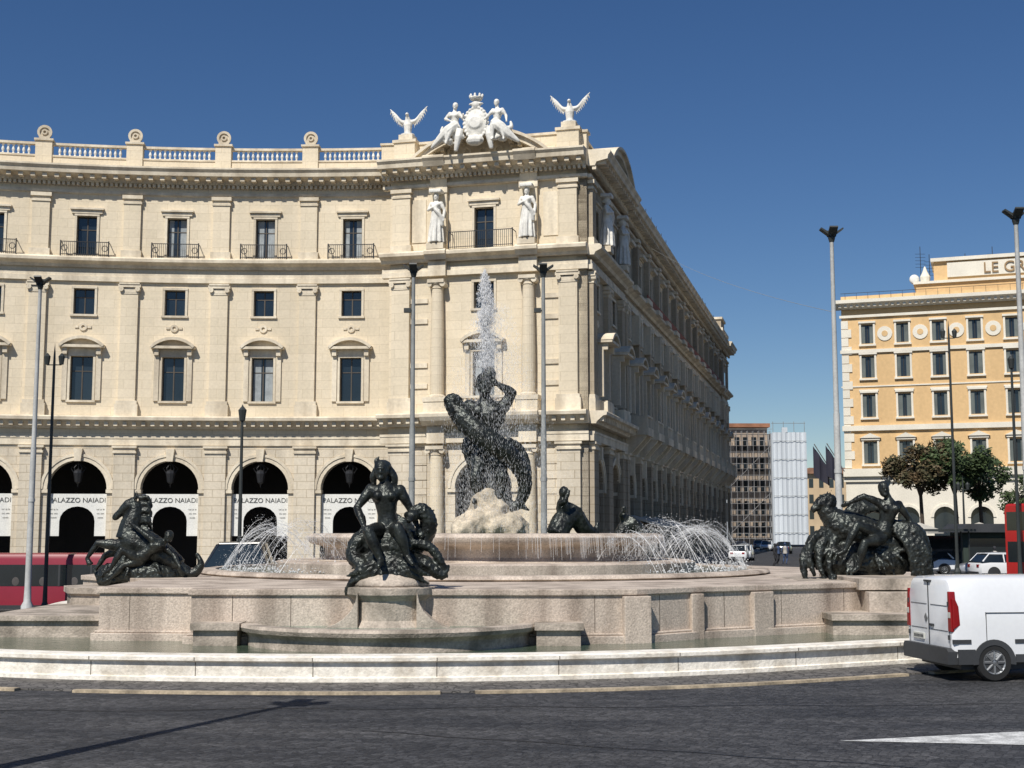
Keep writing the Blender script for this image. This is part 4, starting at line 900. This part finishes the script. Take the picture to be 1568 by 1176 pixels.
# ------------------------------------------------------------------ scaffolded building & distance
SC=empty('scaffolded_building'); DX=-1.6
M=MB(); M.box(ID,36.0+DX,48.6+DX,240,260,0,21.8); M.box(ID,47.5+DX,56+DX,252,262,0,21.5); M.obj('walls',BROWN,SC)
M=MB()
for i in range(5):
    for j in range(5): M.box(ID,41+i*1.55+DX,41.9+i*1.55+DX,239.9,240.02,2+j*3.9,4.4+j*3.9)
M.obj('window_panes',GLASSW,SC)
M=MB(); M.box(ID,36+DX,49+DX,239.2,260,21.8,22.5); M.obj('tile_roof',mat('roof_tiles',(.35,.16,.09),.9),SC)
M=MB()
for i in range(12):
    x=37.3+i*1.03+DX; M.tube([(x,238.4,0),(x,238.4,21)],.055,5); M.tube([(x,237.4,0),(x,237.4,21)],.055,5)
for j in range(10):
    z=1.5+j*2.1; M.tube([(37.2+DX,238.4,z),(49+DX,238.4,z)],.05,5); M.tube([(37.2+DX,237.4,z+.9),(49+DX,237.4,z+.9)],.05,5); M.box(ID,37.2+DX,49+DX,237.4,238.4,z-.05,z)
for j in range(9):
    a=40.3+(j%4)*2.1+DX; M.tube([(a,237.3,1.5+j*2.1),(a+2.1,237.3,3.6+j*2.1)],.05,4)
M.obj('scaffold',mat('scaffold_steel',(.28,.27,.26),.6),SC)
M=MB()
nn=24
for i in range(nn):
    a=48.7+i*6.2/nn+DX; b_=48.7+(i+1)*6.2/nn+DX; off_=.08*math.sin(i*1.9)+.05*math.sin(i*.7); off2=.08*math.sin((i+1)*1.9)+.05*math.sin((i+1)*.7)
    M.v+=[(a,236+off_,.4),(b_,236+off2,.4),(b_,236+off2,20.6),(a,236+off_,20.6)]; k=len(M.v); M.f.append((k-4,k-3,k-2,k-1))
M.box(ID,48.7+DX,54.9+DX,236.4,245,.4,20.5)
M.box(ID,50.5+DX,51.5+DX,236,236.3,20.6,21.5)
M.obj('tarpaulin',TARP,SC)
M=MB()
for j in range(6): M.box(ID,48.7+DX,54.9+DX,235.78,235.84,2.5+j*3.3,2.56+j*3.3)
for i in range(4): M.tube([(49+i*1.9+DX,236.6,20.4),(49+i*1.9+DX,236.6,22.6)],.05,4)
M.tube([(48.7+DX,236.6,22.3),(54.9+DX,236.6,22.3)],.05,4)
M.obj('tarpaulin_straps',STEEL,SC)
DB=empty('distant_building'); M=MB(); M.box(ID,75,95,335,350,0,17.5); M.box(ID,68,77,352,370,0,12); M.box(ID,62,69,420,430,0,9); M.obj('walls',PALE,DB)
M=MB()
for i in range(6):
    for j in range(4): M.box(ID,76+i*2.6,77.1+i*2.6,334.9,335.02,2+j*4,4.2+j*4)
M.obj('window_panes',GLASSW,DB)
M=MB(); M.prism(lambda s_,d,z:(s_,334+d,z),[(74.5,17.5),(95.5,17.5),(94,19),(76,19)],0,17); M.obj('roof',mat('roof_tiles2',(.30,.16,.10),.9),DB)

# ------------------------------------------------------------------ trees
def tree(name,x,y,h,rx,rz,cz,leafm,cnt=5200,z0=0,seed=1,ls=.2):
    rr=random.Random(seed); e=empty(name); M=MB()
    M.tube(spl([(x,y,z0),(x+.1,y,z0+h*.3),(x-.05,y,z0+cz)],4),splr([.28,.2,.12],4),8)
    for i in range(8):
        a=rr.uniform(0,2*pi); l=rr.uniform(.5,.9); M.tube(spl([(x,y,z0+cz*.7),(x+rx*.4*l*math.cos(a),y+rx*.4*l*math.sin(a),z0+cz),(x+rx*l*math.cos(a),y+rx*l*math.sin(a),z0+cz+rz*rr.uniform(-.2,.7))],4),splr([.11,.07,.02],4),5)
    M.obj('trunk',BARK,e)
    M=MB(); cl=[]
    for i in range(26):
        a=rr.uniform(0,2*pi); r=rr.random()**.5*rx*.85; z=z0+cz+rr.uniform(-.75,.85)*rz*math.sqrt(max(.05,1-(r/rx)**2)); cl.append((Vector((x+r*math.cos(a),y+r*math.sin(a),z)),rr.uniform(.18,.34)*rx))
    for i in range(cnt):
        c,r=rr.choice(cl); v=Vector((rr.gauss(0,1),rr.gauss(0,1),rr.gauss(0,.8))).normalized()*r*rr.uniform(.55,1.1)
        p=c+v; u=Vector((rr.gauss(0,1),rr.gauss(0,1),rr.gauss(0,1))).normalized(); w=u.orthogonal().normalized(); s_=ls*rr.uniform(.6,1.3); k=len(M.v)
        M.v+=[tuple(p-u*s_),tuple(p+w*s_*.5),tuple(p+u*s_),tuple(p-w*s_*.5)]; M.f.append((k,k+1,k+2,k+3))
    M.obj('crown',leafm,e,recalc=False)
tree('tree',36.8,118,8.5,3.2,2.4,8.2,LEAFR,6500,seed=2)
tree('tree',39.9,118,8.8,3.4,2.7,8.4,LEAF,7500,seed=3)
tree('tree',43.2,121,8.2,2.6,2.2,7.4,LEAF,4000,seed=4)
tree('tree',50,128,7,2.5,2,6,LEAF,2600,seed=5)

# ------------------------------------------------------------------ lamps
def tall_lamp(x,y,h=14,spots=None,m=STEEL):
    e=empty('street_lamp'); z0=gz(x,y); M=MB()
    M.lathe((x,y),[(.26,z0),(.26,z0+.6),(.16,z0+.8),(.14,z0+1.4),(.12,z0+h*.5),(.105,z0+h*.5),(.075,z0+h-.4),(.09,z0+h-.35),(.09,z0+h-.2),(.06,z0+h-.15),(.05,z0+h),(0,z0+h+.02)],14)
    M.lathe((x,y),[(.15,z0+h*.34),(.15,z0+h*.34+.15)],12); 
    M.obj('post',m,e,angle=40)
    M=MB()
    for sg in (-1,1):
        M.prism(lambda s_,d,z:(x+s_,y+d,z),[(sg*.05,z0+h-.26),(sg*.44,z0+h+.03),(sg*.42,z0+h+.09),(sg*.05,z0+h-.14)],-.16,.16)
        M.prism(lambda s_,d,z:(x+d,y+s_,z),[(sg*.05,z0+h-.26),(sg*.44,z0+h+.03),(sg*.42,z0+h+.09),(sg*.05,z0+h-.14)],-.16,.16)
    M.lathe((x,y),[(.0,z0+h-.5),(.1,z0+h-.45),(.14,z0+h-.3),(.08,z0+h-.15),(0,z0+h-.1)],10)
    if spots:
        for sz in spots:
            M.box(ID,x-.40,x-.1,y-.12,y+.12,z0+sz,z0+sz+.18); M.box(ID,x-.1,x+.02,y-.04,y+.04,z0+sz+.05,z0+sz+.12)
    M.obj('lamp_head',POSTD,e)
LST=mat('light_post_paint',(.50,.50,.48),.5,scale=2,var=.08)
tall_lamp(-4.25,55.5,14.0,spots=(12,)); tall_lamp(1.35,55.5,14.0,spots=(12,)); tall_lamp(-20.9,57,14.9,m=LST); tall_lamp(12.35,49.5,14.2,m=LST); tall_lamp(18.2,46.2,14.1,m=LST)
tall_lamp(-6.3,13.6,8.6)
def old_lamp(x,y,h,n='lantern_post',single=False):
    e=empty(n); z0=gz(x,y); M=MB()
    M.lathe((x,y),[(.2,z0),(.2,z0+.5),(.11,z0+.7),(.09,z0+1.5),(.06,z0+h-1),(.045,z0+h-.5),(.0,z0+h)],10)
    if single: M.lathe((x,y),[(0,z0+h+.1),(.05,z0+h),(.18,z0+h-.15),(.12,z0+h-.6),(0,z0+h-.65)],8)
    else:
        M.tube([(x-.32,y,z0+h-1.0),(x+.32,y,z0+h-1.0)],.025,6)
        for sg in (-1,1):
            M.lathe((x+sg*.32,y),[(0,z0+h-.45),(.05,z0+h-.5),(.15,z0+h-.62),(.1,z0+h-.98),(0,z0+h-1.0)],8)
    M.obj('post',POSTD,e)
old_lamp(-11.4,55,8.2,single=True); old_lamp(-20.5,58,12.2)
old_lamp(24.0,71,14.2); old_lamp(23.9,62,11,single=True)
old_lamp(31,90,6.5)
e=empty('overhead_wire'); M=MB()
def wire(a,b_,sag):
    pts=[Vector(a).lerp(Vector(b_),i/16)-Vector((0,0,sag*4*(i/16)*(1-i/16))) for i in range(17)]; M.tube(pts,.009,4)
wire(fnW(20,.5,26),(12.35,49.5,11.0),.6); M.obj('cable',STEEL,e)

# ------------------------------------------------------------------ vehicles
def LM(x,y,z,a): return Matrix.Translation((x,y,z))@Matrix.Rotation(a,4,'Z')
def vf(X): return lambda s_,d,z: tuple(X@Vector((s_,d,z)))
def loft(M,X,secs):
    b=len(M.v);k=None
    for x,pts in secs:
        full=pts+[(-y,z) for y,z in reversed(pts) if abs(y)>1e-6]; k=len(full)
        for y,z in full: M.v.append(tuple(X@Vector((x,y,z))))
    for i in range(len(secs)-1):
        for j in range(k): a=b+i*k+j;c=b+i*k+(j+1)%k; M.f.append((a,c,c+k,a+k))
    M.f.append(tuple(range(b,b+k))); e=b+(len(secs)-1)*k; M.f.append(tuple(range(e+k-1,e-1,-1)))
def wheels(e,X,xs_,w,r):
    T=MB();H=MB()
    f=vf(X)
    for x in xs_:
        for sg in (-1,1):
            y0=sg*(w-.2);y1=sg*(w+.01)
            Y=[y0,y0+(y1-y0)*.15,y0+(y1-y0)*.85,y1]
            def ringc(M,prof,n=24):
                b=len(M.v);k=len(prof)
                for i in range(n):
                    a=2*pi*i/n
                    for rr_,yy in prof: M.v.append(f(x+rr_*math.cos(a),yy,r+rr_*math.sin(a)))
                for i in range(n):
                    i2=(i+1)%n
                    for j in range(k-1): M.f.append((b+i*k+j,b+i2*k+j,b+i2*k+j+1,b+i*k+j+1))
            ringc(T,[(.0,y0),(r*.9,y0),(r,Y[1]),(r,Y[2]),(r*.93,y1),(r*.66,y1),(r*.64,y1-sg*.04),(0,y1-sg*.05)])
            ringc(H,[(r*.64,y1-sg*.035),(r*.62,y1+sg*.004),(r*.55,y1-sg*.01)])
            for q in range(8):
                a=q*pi/4; 
                p0=Vector((x+.05*math.cos(a),y1-sg*.01,r+.05*math.sin(a))); p1=Vector((x+r*.58*math.cos(a),y1-sg*.01,r+r*.58*math.sin(a))); H.tube([p0,p1],[r*.09,r*.07],5,X)
            H.ell((x,y1-sg*.01,r),(r*.15,.02,r*.15),8,5,X)
    T.obj('tyres',TYRE,e); H.obj('wheel_rims',HUB,e)
def car(x,y,a,paint,L=4.2,hh=1.45,name='parked_car'):
    e=empty(name); X=LM(x,y,gz(x,y),a); w=.86; M=MB()
    def sec(zt,ww,zb=.22): return [(0,zb),(ww*.85,zb),(ww,zb+.12),(ww,zt-.18),(ww*.94,zt-.03),(ww*.8,zt),(0,zt)]
    loft(M,X,[(0,sec(.75,w*.82,.3)),(.08,sec(.9,w*.93)),(.6,sec(.95,w)),(2.6,sec(.95,w)),(3.2,sec(.92,w)),(L-.4,sec(.8,w*.94)),(L-.08,sec(.68,w*.86,.28)),(L,sec(.58,w*.78,.32))])
    M.obj('body',paint,e,angle=35)
    def cab(zt,ww,wt): return [(0,.88),(ww,.88),(wt+(ww-wt)*.15,zt-.08),(wt*.9,zt),(0,zt)]
    M=MB(); loft(M,X,[(.12,cab(.95,w*.88,w*.85)),(.55,cab(hh-.06,w*.93,w*.74)),(1.2,cab(hh-.01,w*.95,w*.76)),(2.1,cab(hh-.02,w*.95,w*.76)),(2.45,cab(hh-.1,w*.94,w*.76)),(3.15,cab(.95,w*.88,w*.85))]); M.obj('glass',CGLASS,e,angle=35)
    M=MB(); f=vf(X); M.sweep(lambda s_,d,z:f(s_,d,z),.5,2.35,[(-.58,hh-.03),(-.4,hh+.01),(.4,hh+.01),(.58,hh-.03),(.4,hh-.04),(-.4,hh-.04)],3)
    for sg in (-1,1):
        M.tube([(.2,sg*w*.84,.98),(.62,sg*w*.76,hh-.05),(2.3,sg*w*.76,hh-.08),(3.05,sg*w*.84,.96)],.045,5,X); M.tube([(1.45,sg*w*.93,.92),(1.45,sg*w*.77,hh-.04)],.045,5,X)
    M.obj('roof_and_pillars',paint,e)
    M=MB()
    for sg in (-1,1): M.box(f,-.02,.1,sg*w*.6-.12,sg*w*.6+.12,.66,.82)
    M.obj('tail_lights',LRED,e)
    M=MB()
    for sg in (-1,1): M.box(f,L-.2,L-.02,sg*w*.6-.16,sg*w*.6+.16,.55,.68)
    M.obj('headlights',LWHT,e)
    M=MB(); M.box(f,-.04,.2,-w*.7,w*.7,.3,.42); M.box(f,L-.15,L+.02,-w*.5,w*.5,.34,.5)
    for sx in (.78,L-.85):
        for sg in (-1,1): M.ring(f,sx,.32,.0,.38,0,pi,sg*w-.03,sg*w+.004,12)
    M.obj('bumpers_and_arches',PLAST,e)
    wheels(e,X,(.78,L-.85),w,.32)
e=empty('delivery_van')
w=.91
X=Matrix.Translation((7.72,23.2,0))@Matrix.Rotation(math.radians(8),4,'Z')@Matrix.Translation((0,w,0))
def vs(zt,ww,wt,zb=.34): return [(0,zb),(ww*.93,zb),(ww,zb+.08),(ww,.62),(ww,1.05),(ww*.985,1.2),(wt+(ww-wt)*.3,zt-.22),(wt*.97,zt-.07),(wt*.86,zt-.015),(0,zt)]
M=MB(); loft(M,X,[(0.0,vs(1.70,w*.94,w*.80,.42)),(.03,vs(1.765,w*.975,w*.84)),(.12,vs(1.80,w,w*.875)),(.6,vs(1.83,w,w*.88)),(2.3,vs(1.83,w,w*.88)),(2.75,vs(1.76,w,w*.85)),(3.3,vs(1.22,w*.98,w*.93)),(3.5,vs(1.10,w*.97,w*.95)),(4.0,vs(.95,w*.9,w*.86)),(4.15,vs(.78,w*.8,w*.8,.36))])
M.obj('body',WHITEP,e,angle=32)
f=vf(X)
M=MB()
M.box(f,-.012,.02,-.010,.010,.5,1.70)
for sg in (-1,1):
    M.box(f,-.006,.02,sg*.79-.006,sg*.79+.006,.5,1.55)
    M.box(f,-.03,.02,sg*.79-.02,sg*.79+.02,1.3,1.38); M.box(f,-.03,.02,sg*.79-.02,sg*.79+.02,.72,.8)
M.box(f,.62,.632,-w-.003,-w+.02,.5,1.2); M.box(f,1.62,1.632,-w-.003,-w+.02,.5,1.2); M.box(f,2.55,2.562,-w-.003,-w+.02,.5,1.2)
M.box(f,.62,2.6,-w-.003,-w+.02,1.185,1.197); 
M.box(f,-.008,.0,-.72,-.08,1.30,1.308); M.box(f,-.008,.0,.08,.72,1.30,1.308); M.box(f,-.008,.0,-.72,-.08,.86,.868); M.box(f,-.008,.0,.08,.72,.86,.868)
M.box(f,-.035,.0,-.2,-.05,.92,.96); M.box(f,-.03,.01,-.12,.12,1.705,1.74)
M.obj('door_seams',PLAST,e)
M=MB()
M.sweep(f,-.10,.10,[(-w*.98,.30),(w*.98,.30),(w*.99,.52),(w*.93,.58),(-w*.93,.58),(-w*.99,.52)],1)
M.box(f,.08,.40,-w-.02,-w+.08,.30,.56)
M.box(f,1.15,3.0,-w-.018,-w+.05,.33,.47); M.box(f,1.15,2.6,-w-.016,-w+.04,.66,.73); M.box(f,.0,.33,-w-.016,-w+.04,.66,.73)
for cx_ in (.75,3.35):
    M.ring(f,cx_,.33,.30,.40,-.1,pi+.1,-w-.022,-w+.08,18)
    M.ring(f,cx_,.33,.0,.31,0,2*pi,-w+.0,-w+.004,18)
M.box(f,.2,3.9,-w*.85,w*.85,.2,.36)
M.obj('bumper_and_cladding',PLAST,e,bevel=.012)
M=MB()
for sg in (-1,1):
    M.prism(lambda y,x,z:f(x,y,z),[(sg*(w-.15),.86),(sg*(w-.02),.86),(sg*(w-.03),1.2),(sg*(w-.075),1.56),(sg*(w-.14),1.56)],-.02,.10)
    M.prism(lambda x,y,z:f(x,y,z),[(.01,.90),(.14,.98),(.12,1.30),(.06,1.44),(.01,1.44)],sg*(w-.05),sg*(w+.008))
M.obj('tail_lights',LRED,e,bevel=.012)
M=MB()
for sg in (-1,1): M.box(f,-.026,.0,sg*(w-.085)-.045,sg*(w-.085)+.045,1.10,1.20)
M.box(f,-.03,.0,.18,.62,.66,.77); M.obj('lenses_and_plate',LWHT,e,bevel=.005)
M=MB()
for i in range(7): M.box(f,-.034,-.03,.2+.055*i,.235+.055*i,.69,.74)
M.obj('plate_letters',PLAST,e)
M=MB(); M.prism(lambda s_,d,z:f(d,s_,z),[(.04,1.06),(.1,.98),(.16,1.06),(.1,1.14)],-.02,.0); M.obj('badge',HUB,e)
M=MB(); 
M.prism(lambda s_,d,z:f(s_,d,z),[(2.5,1.22),(3.15,1.22),(2.72,1.62),(2.5,1.66)],-w*.99,-w*.93); M.obj('side_window',CGLASS,e)
wheels(e,X,(.75,3.35),w,.33)
car(30.4,92,math.radians(165),WHITEP); car(34.6,93,math.radians(170),WHITEP); car(31.5,88,math.radians(10),WHITEP,4.4,1.6); car(37.5,97,math.radians(5),BLACKP); car(27.6,82,math.radians(170),WHITEP,4.3)
car(25.9,74,math.radians(8),WHITEP,4.2); car(30.0,76,math.radians(172),GREYP); car(22.5,73,math.radians(172),WHITEP,4.2,1.5)
for i,(x,y,p) in enumerate(((20.2,118,WHITEP),(22.0,124,WHITEP),(23.6,136,GREYP),(25.4,146,WHITEP),(27.0,158,BLACKP),(29.5,170,WHITEP),(33,160,BLACKP),(36,185,WHITEP),(37.5,200,GREYP),(34,215,WHITEP))):
    car(x,y,math.radians(75+ (180 if i%2 else 0)),p)
car(-9.9,55.5,math.radians(178),BLACKP,4.6,2.25,name='minibus')
car(-15.2,72,math.radians(0),GREYP)
def bus(x,y,a,L,paint,name,H=2.95,deck=False,band=(1.15,2.15)):
    e=empty(name); X=LM(x,y,gz(x,y),a); f=vf(X); w=1.25
    M=MB(); 
    def s(zt,ww,zb=.35): return [(0,zb),(ww,zb),(ww,zt-.25),(ww*.93,zt-.05),(ww*.8,zt),(0,zt)]
    loft(M,X,[(0,s(H-.1,w*.95)),(.1,s(H,w)),(L-.15,s(H,w)),(L,s(H-.12,w*.95))]); M.obj('body',paint,e,angle=30)
    M=MB(); bands=[band]+([(2.7,3.6)] if deck else [])
    for zb,zt in bands:
        for sg in (-1,1):
            M.box(f,.25,L-.3,sg*w-.01,sg*w+.012,zb,zt)
        M.box(f,-.012,.05,-w*.85,w*.85,zb,zt); M.box(f,L-.05,L+.012,-w*.85,w*.85,zb-.3,zt)
    M.obj('windows',CGLASS,e)
    M=MB()
    for sg in (-1,1):
        k=int(L/1.35)
        for i in range(k+1):
            xx=.25+i*(L-.55)/k
            for zb,zt in bands: M.box(f,xx-.04,xx+.04,sg*w,sg*w+.02,zb,zt)
        for xx in (3,8.2):
            if xx<L-2: M.box(f,xx,xx+.03,sg*w,sg*w+.018,.45,2.15); M.box(f,xx+1.2,xx+1.23,sg*w,sg*w+.018,.45,2.15)
        M.box(f,.1,L-.1,sg*w-.02,sg*w+.015,.33,.5)
        for xx in (2.2,L-2.6): M.ring(f,xx,.48,0,.58,0,pi,sg*w,sg*w+.014,12)
    M.obj('pillars_and_skirt',PLAST,e)
    if deck:
        M=MB()
        for sg in (-1,1): M.box(f,.1,L-.1,sg*w-.01,sg*w+.013,2.3,2.55)
        M.obj('stripe',LWHT,e)
    else:
        M=MB()
        for sg in (-1,1):
            for i in range(7): 
                q=.8+i*1.45+rnd.uniform(-.2,.2); M.ell(tuple(X@Vector((q,sg*(w+.012),1.55))),(.16,.01,.2),8,6); 
        M.obj('passengers_behind_glass',mat('seat_shapes',(.10,.09,.085),.8),e)
    wheels(e,X,(2.2,L-2.6),w,.48)
bus(-15.8,60.5,pi,12,REDP,'city_bus',H=2.8,band=(1.35,2.3))
bus(25.0,64,math.radians(30),9.5,REDB,'sightseeing_bus',H=4.0,deck=True)

e=empty('newspaper_kiosk'); M=MB(); kx,ky=29.5,86
M.box(ID,kx,kx+4.5,ky,ky+2.5,0,2.6); M.obj('cabin',AWND,e)
M=MB(); M.prism(lambda s_,d,z:(s_,ky-.8+d,z),[(kx-.6,2.6),(kx+5.1,2.6),(kx+4.4,3.15),(kx+.1,3.15)],0,4); M.obj('roof',PLAST,e)
M=MB(); M.box(ID,kx+.4,kx+4.1,ky-.05,ky-.02,.9,2.2); M.obj('display_window',CGLASS,e)
e=empty('bus_shelter'); M=MB()
for x_ in (24.6,27.8): M.tube([(x_,80,0),(x_,80,2.7)],.05,6); M.tube([(x_,81.4,0),(x_,81.4,2.7)],.05,6)
M.box(ID,24.3,28.1,79.6,81.6,2.65,2.8); M.obj('frame',POSTD,e); M=MB(); M.box(ID,24.6,27.8,81.4,81.43,.4,2.4); M.obj('glass_panel',CGLASS,e)
e=empty('traffic_sign'); M=MB(); M.tube([(20.6,86,0),(20.6,86,2.9)],.04,6); M.obj('pole',STEEL,e)
M=MB(); M.ring(lambda s_,d,z:(s_,86+d,z),20.6,2.6,0,.32,0,2*pi,-.08,-.05,18); M.obj('disc',mat('sign_blue',(.02,.08,.35),.5),e)
e=empty('traffic_cone'); M=MB(); M.lathe((21.6,92),[(.3,.0),(.3,.05),(.16,.06),(.03,.8),(0,.8)],12); M.obj('cone',mat('cone_orange',(.6,.12,.02),.6),e)
for (x_,y_) in ((37,104),(41,104),(33.5,108)):
    e=empty('cafe_parasol'); M=MB(); M.tube([(x_,y_,0),(x_,y_,3)],.05,6); M.obj('pole',STEEL,e); M=MB(); M.lathe((x_,y_),[(2.1,2.5),(2.1,2.7),(0,3.4)],8); M.obj('canopy',AWN,e)
def ped(x,y,a,cm,lm):
    e=empty('pedestrian'); X=XF(x,y,gz(x,y)+.0,a,1.0)
    M=MB(); human(M,dict(knL=(-.11,-.14,.5),anL=(-.11,.1,.12),toL=(-.12,-.06,.06),knR=(.11,.0,.5),anR=(.12,.22,.14),toR=(.12,.1,.06),elR=(.26,.12,1.16),haR=(.25,.05,.92)),1.0,X)
    M.obj('body',lm,e,remesh=.03,sm=1)
    M=MB(); M.tube([X@Vector((0,0,.9)),X@Vector((0,0,1.15)),X@Vector((0,0,1.4)),X@Vector((0,0,1.5))],[.18,.16,.19,.09],12); M.obj('jacket',cm,e)
CL1=mat('cloth_blue',(.05,.08,.16),.9);CL2=mat('cloth_light',(.45,.42,.38),.9);CL3=mat('cloth_dark',(.03,.03,.035),.9)
for x,y,a,c1,c2 in ((21.2,105,.5,CL1,CL3),(22.0,106,2.5,CL2,CL1),(19.6,98,1.2,CL3,CL3),(28.6,78,.3,CL2,CL3)): ped(x,y,a,c1,c2)
M=MB(); z=.006
def flat(pts):
    k=len(M.v); M.v+=[(x,y,z) for x,y in pts]; M.f.append(tuple(range(k,k+len(pts))))
flat([(4.1,16.75),(9.5,16.0),(9.5,17.7),(6.6,17.5)])
flat([(12,60),(12.25,60),(25,150),(24.7,150)]); flat([(17,40),(22,42),(22,42.4),(17,40.4)])
M.obj('road_marking',PAINT)
M=MB(); z=.005
def seam(pts,w_):
    P=[Vector(p) for p in pts]
    for a,b_ in zip(P,P[1:]):
        t_=(b_-a).normalized(); n_=Vector((-t_.y,t_.x))*w_; flat([tuple(a-n_),tuple(b_-n_),tuple(b_+n_),tuple(a+n_)])
pts=[(-12+i*1.0,19.3+.12*math.sin(i*1.7)+.05*i) for i in range(28)]; seam(pts,.02)
pts=[(-2+i*.6,17.6-.25*i+.06*math.sin(i*2.1)) for i in range(14)]; seam(pts,.018)
M.obj('tar_seam',mat('tar',(.018,.018,.019),.5))

# ------------------------------------------------------------------ light, sky, camera
el=math.radians(49); az=math.radians(204)
sd=Vector((math.sin(az)*math.cos(el),math.cos(az)*math.cos(el),math.sin(el)))
wd=bpy.data.worlds.new('World'); scene.world=wd; wd.use_nodes=True; nt=wd.node_tree
sky=nt.nodes.new('ShaderNodeTexSky'); sky.sky_type='NISHITA'; sky.sun_disc=False; sky.sun_elevation=el; sky.sun_rotation=az
sky.air_density=1.0; sky.dust_density=0.0; sky.ozone_density=3.2; sky.altitude=300
hs=nt.nodes.new('ShaderNodeHueSaturation'); hs.inputs['Hue'].default_value=.508; hs.inputs['Saturation'].default_value=1.22; hs.inputs['Value'].default_value=1.0
bg=nt.nodes['Background']; bg.inputs[1].default_value=.07; nt.links.new(sky.outputs[0],hs.inputs['Color']); nt.links.new(hs.outputs[0],bg.inputs[0])
ld=bpy.data.lights.new('sun','SUN'); ld.energy=5.0; ld.angle=math.radians(.5); ld.color=(1,.955,.88)
so=bpy.data.objects.new('sun',ld); scene.collection.objects.link(so); so.rotation_euler=sd.to_track_quat('Z','Y').to_euler(); so.location=sd*100
cam=bpy.data.cameras.new('camera'); cam.lens=45.9; cam.sensor_width=36; cam.clip_end=6000; cam.clip_start=.1
co=bpy.data.objects.new('camera',cam); scene.collection.objects.link(co); co.location=(0,0,2.6); co.rotation_euler=(math.radians(90+6.48),0,0)
scene.camera=co
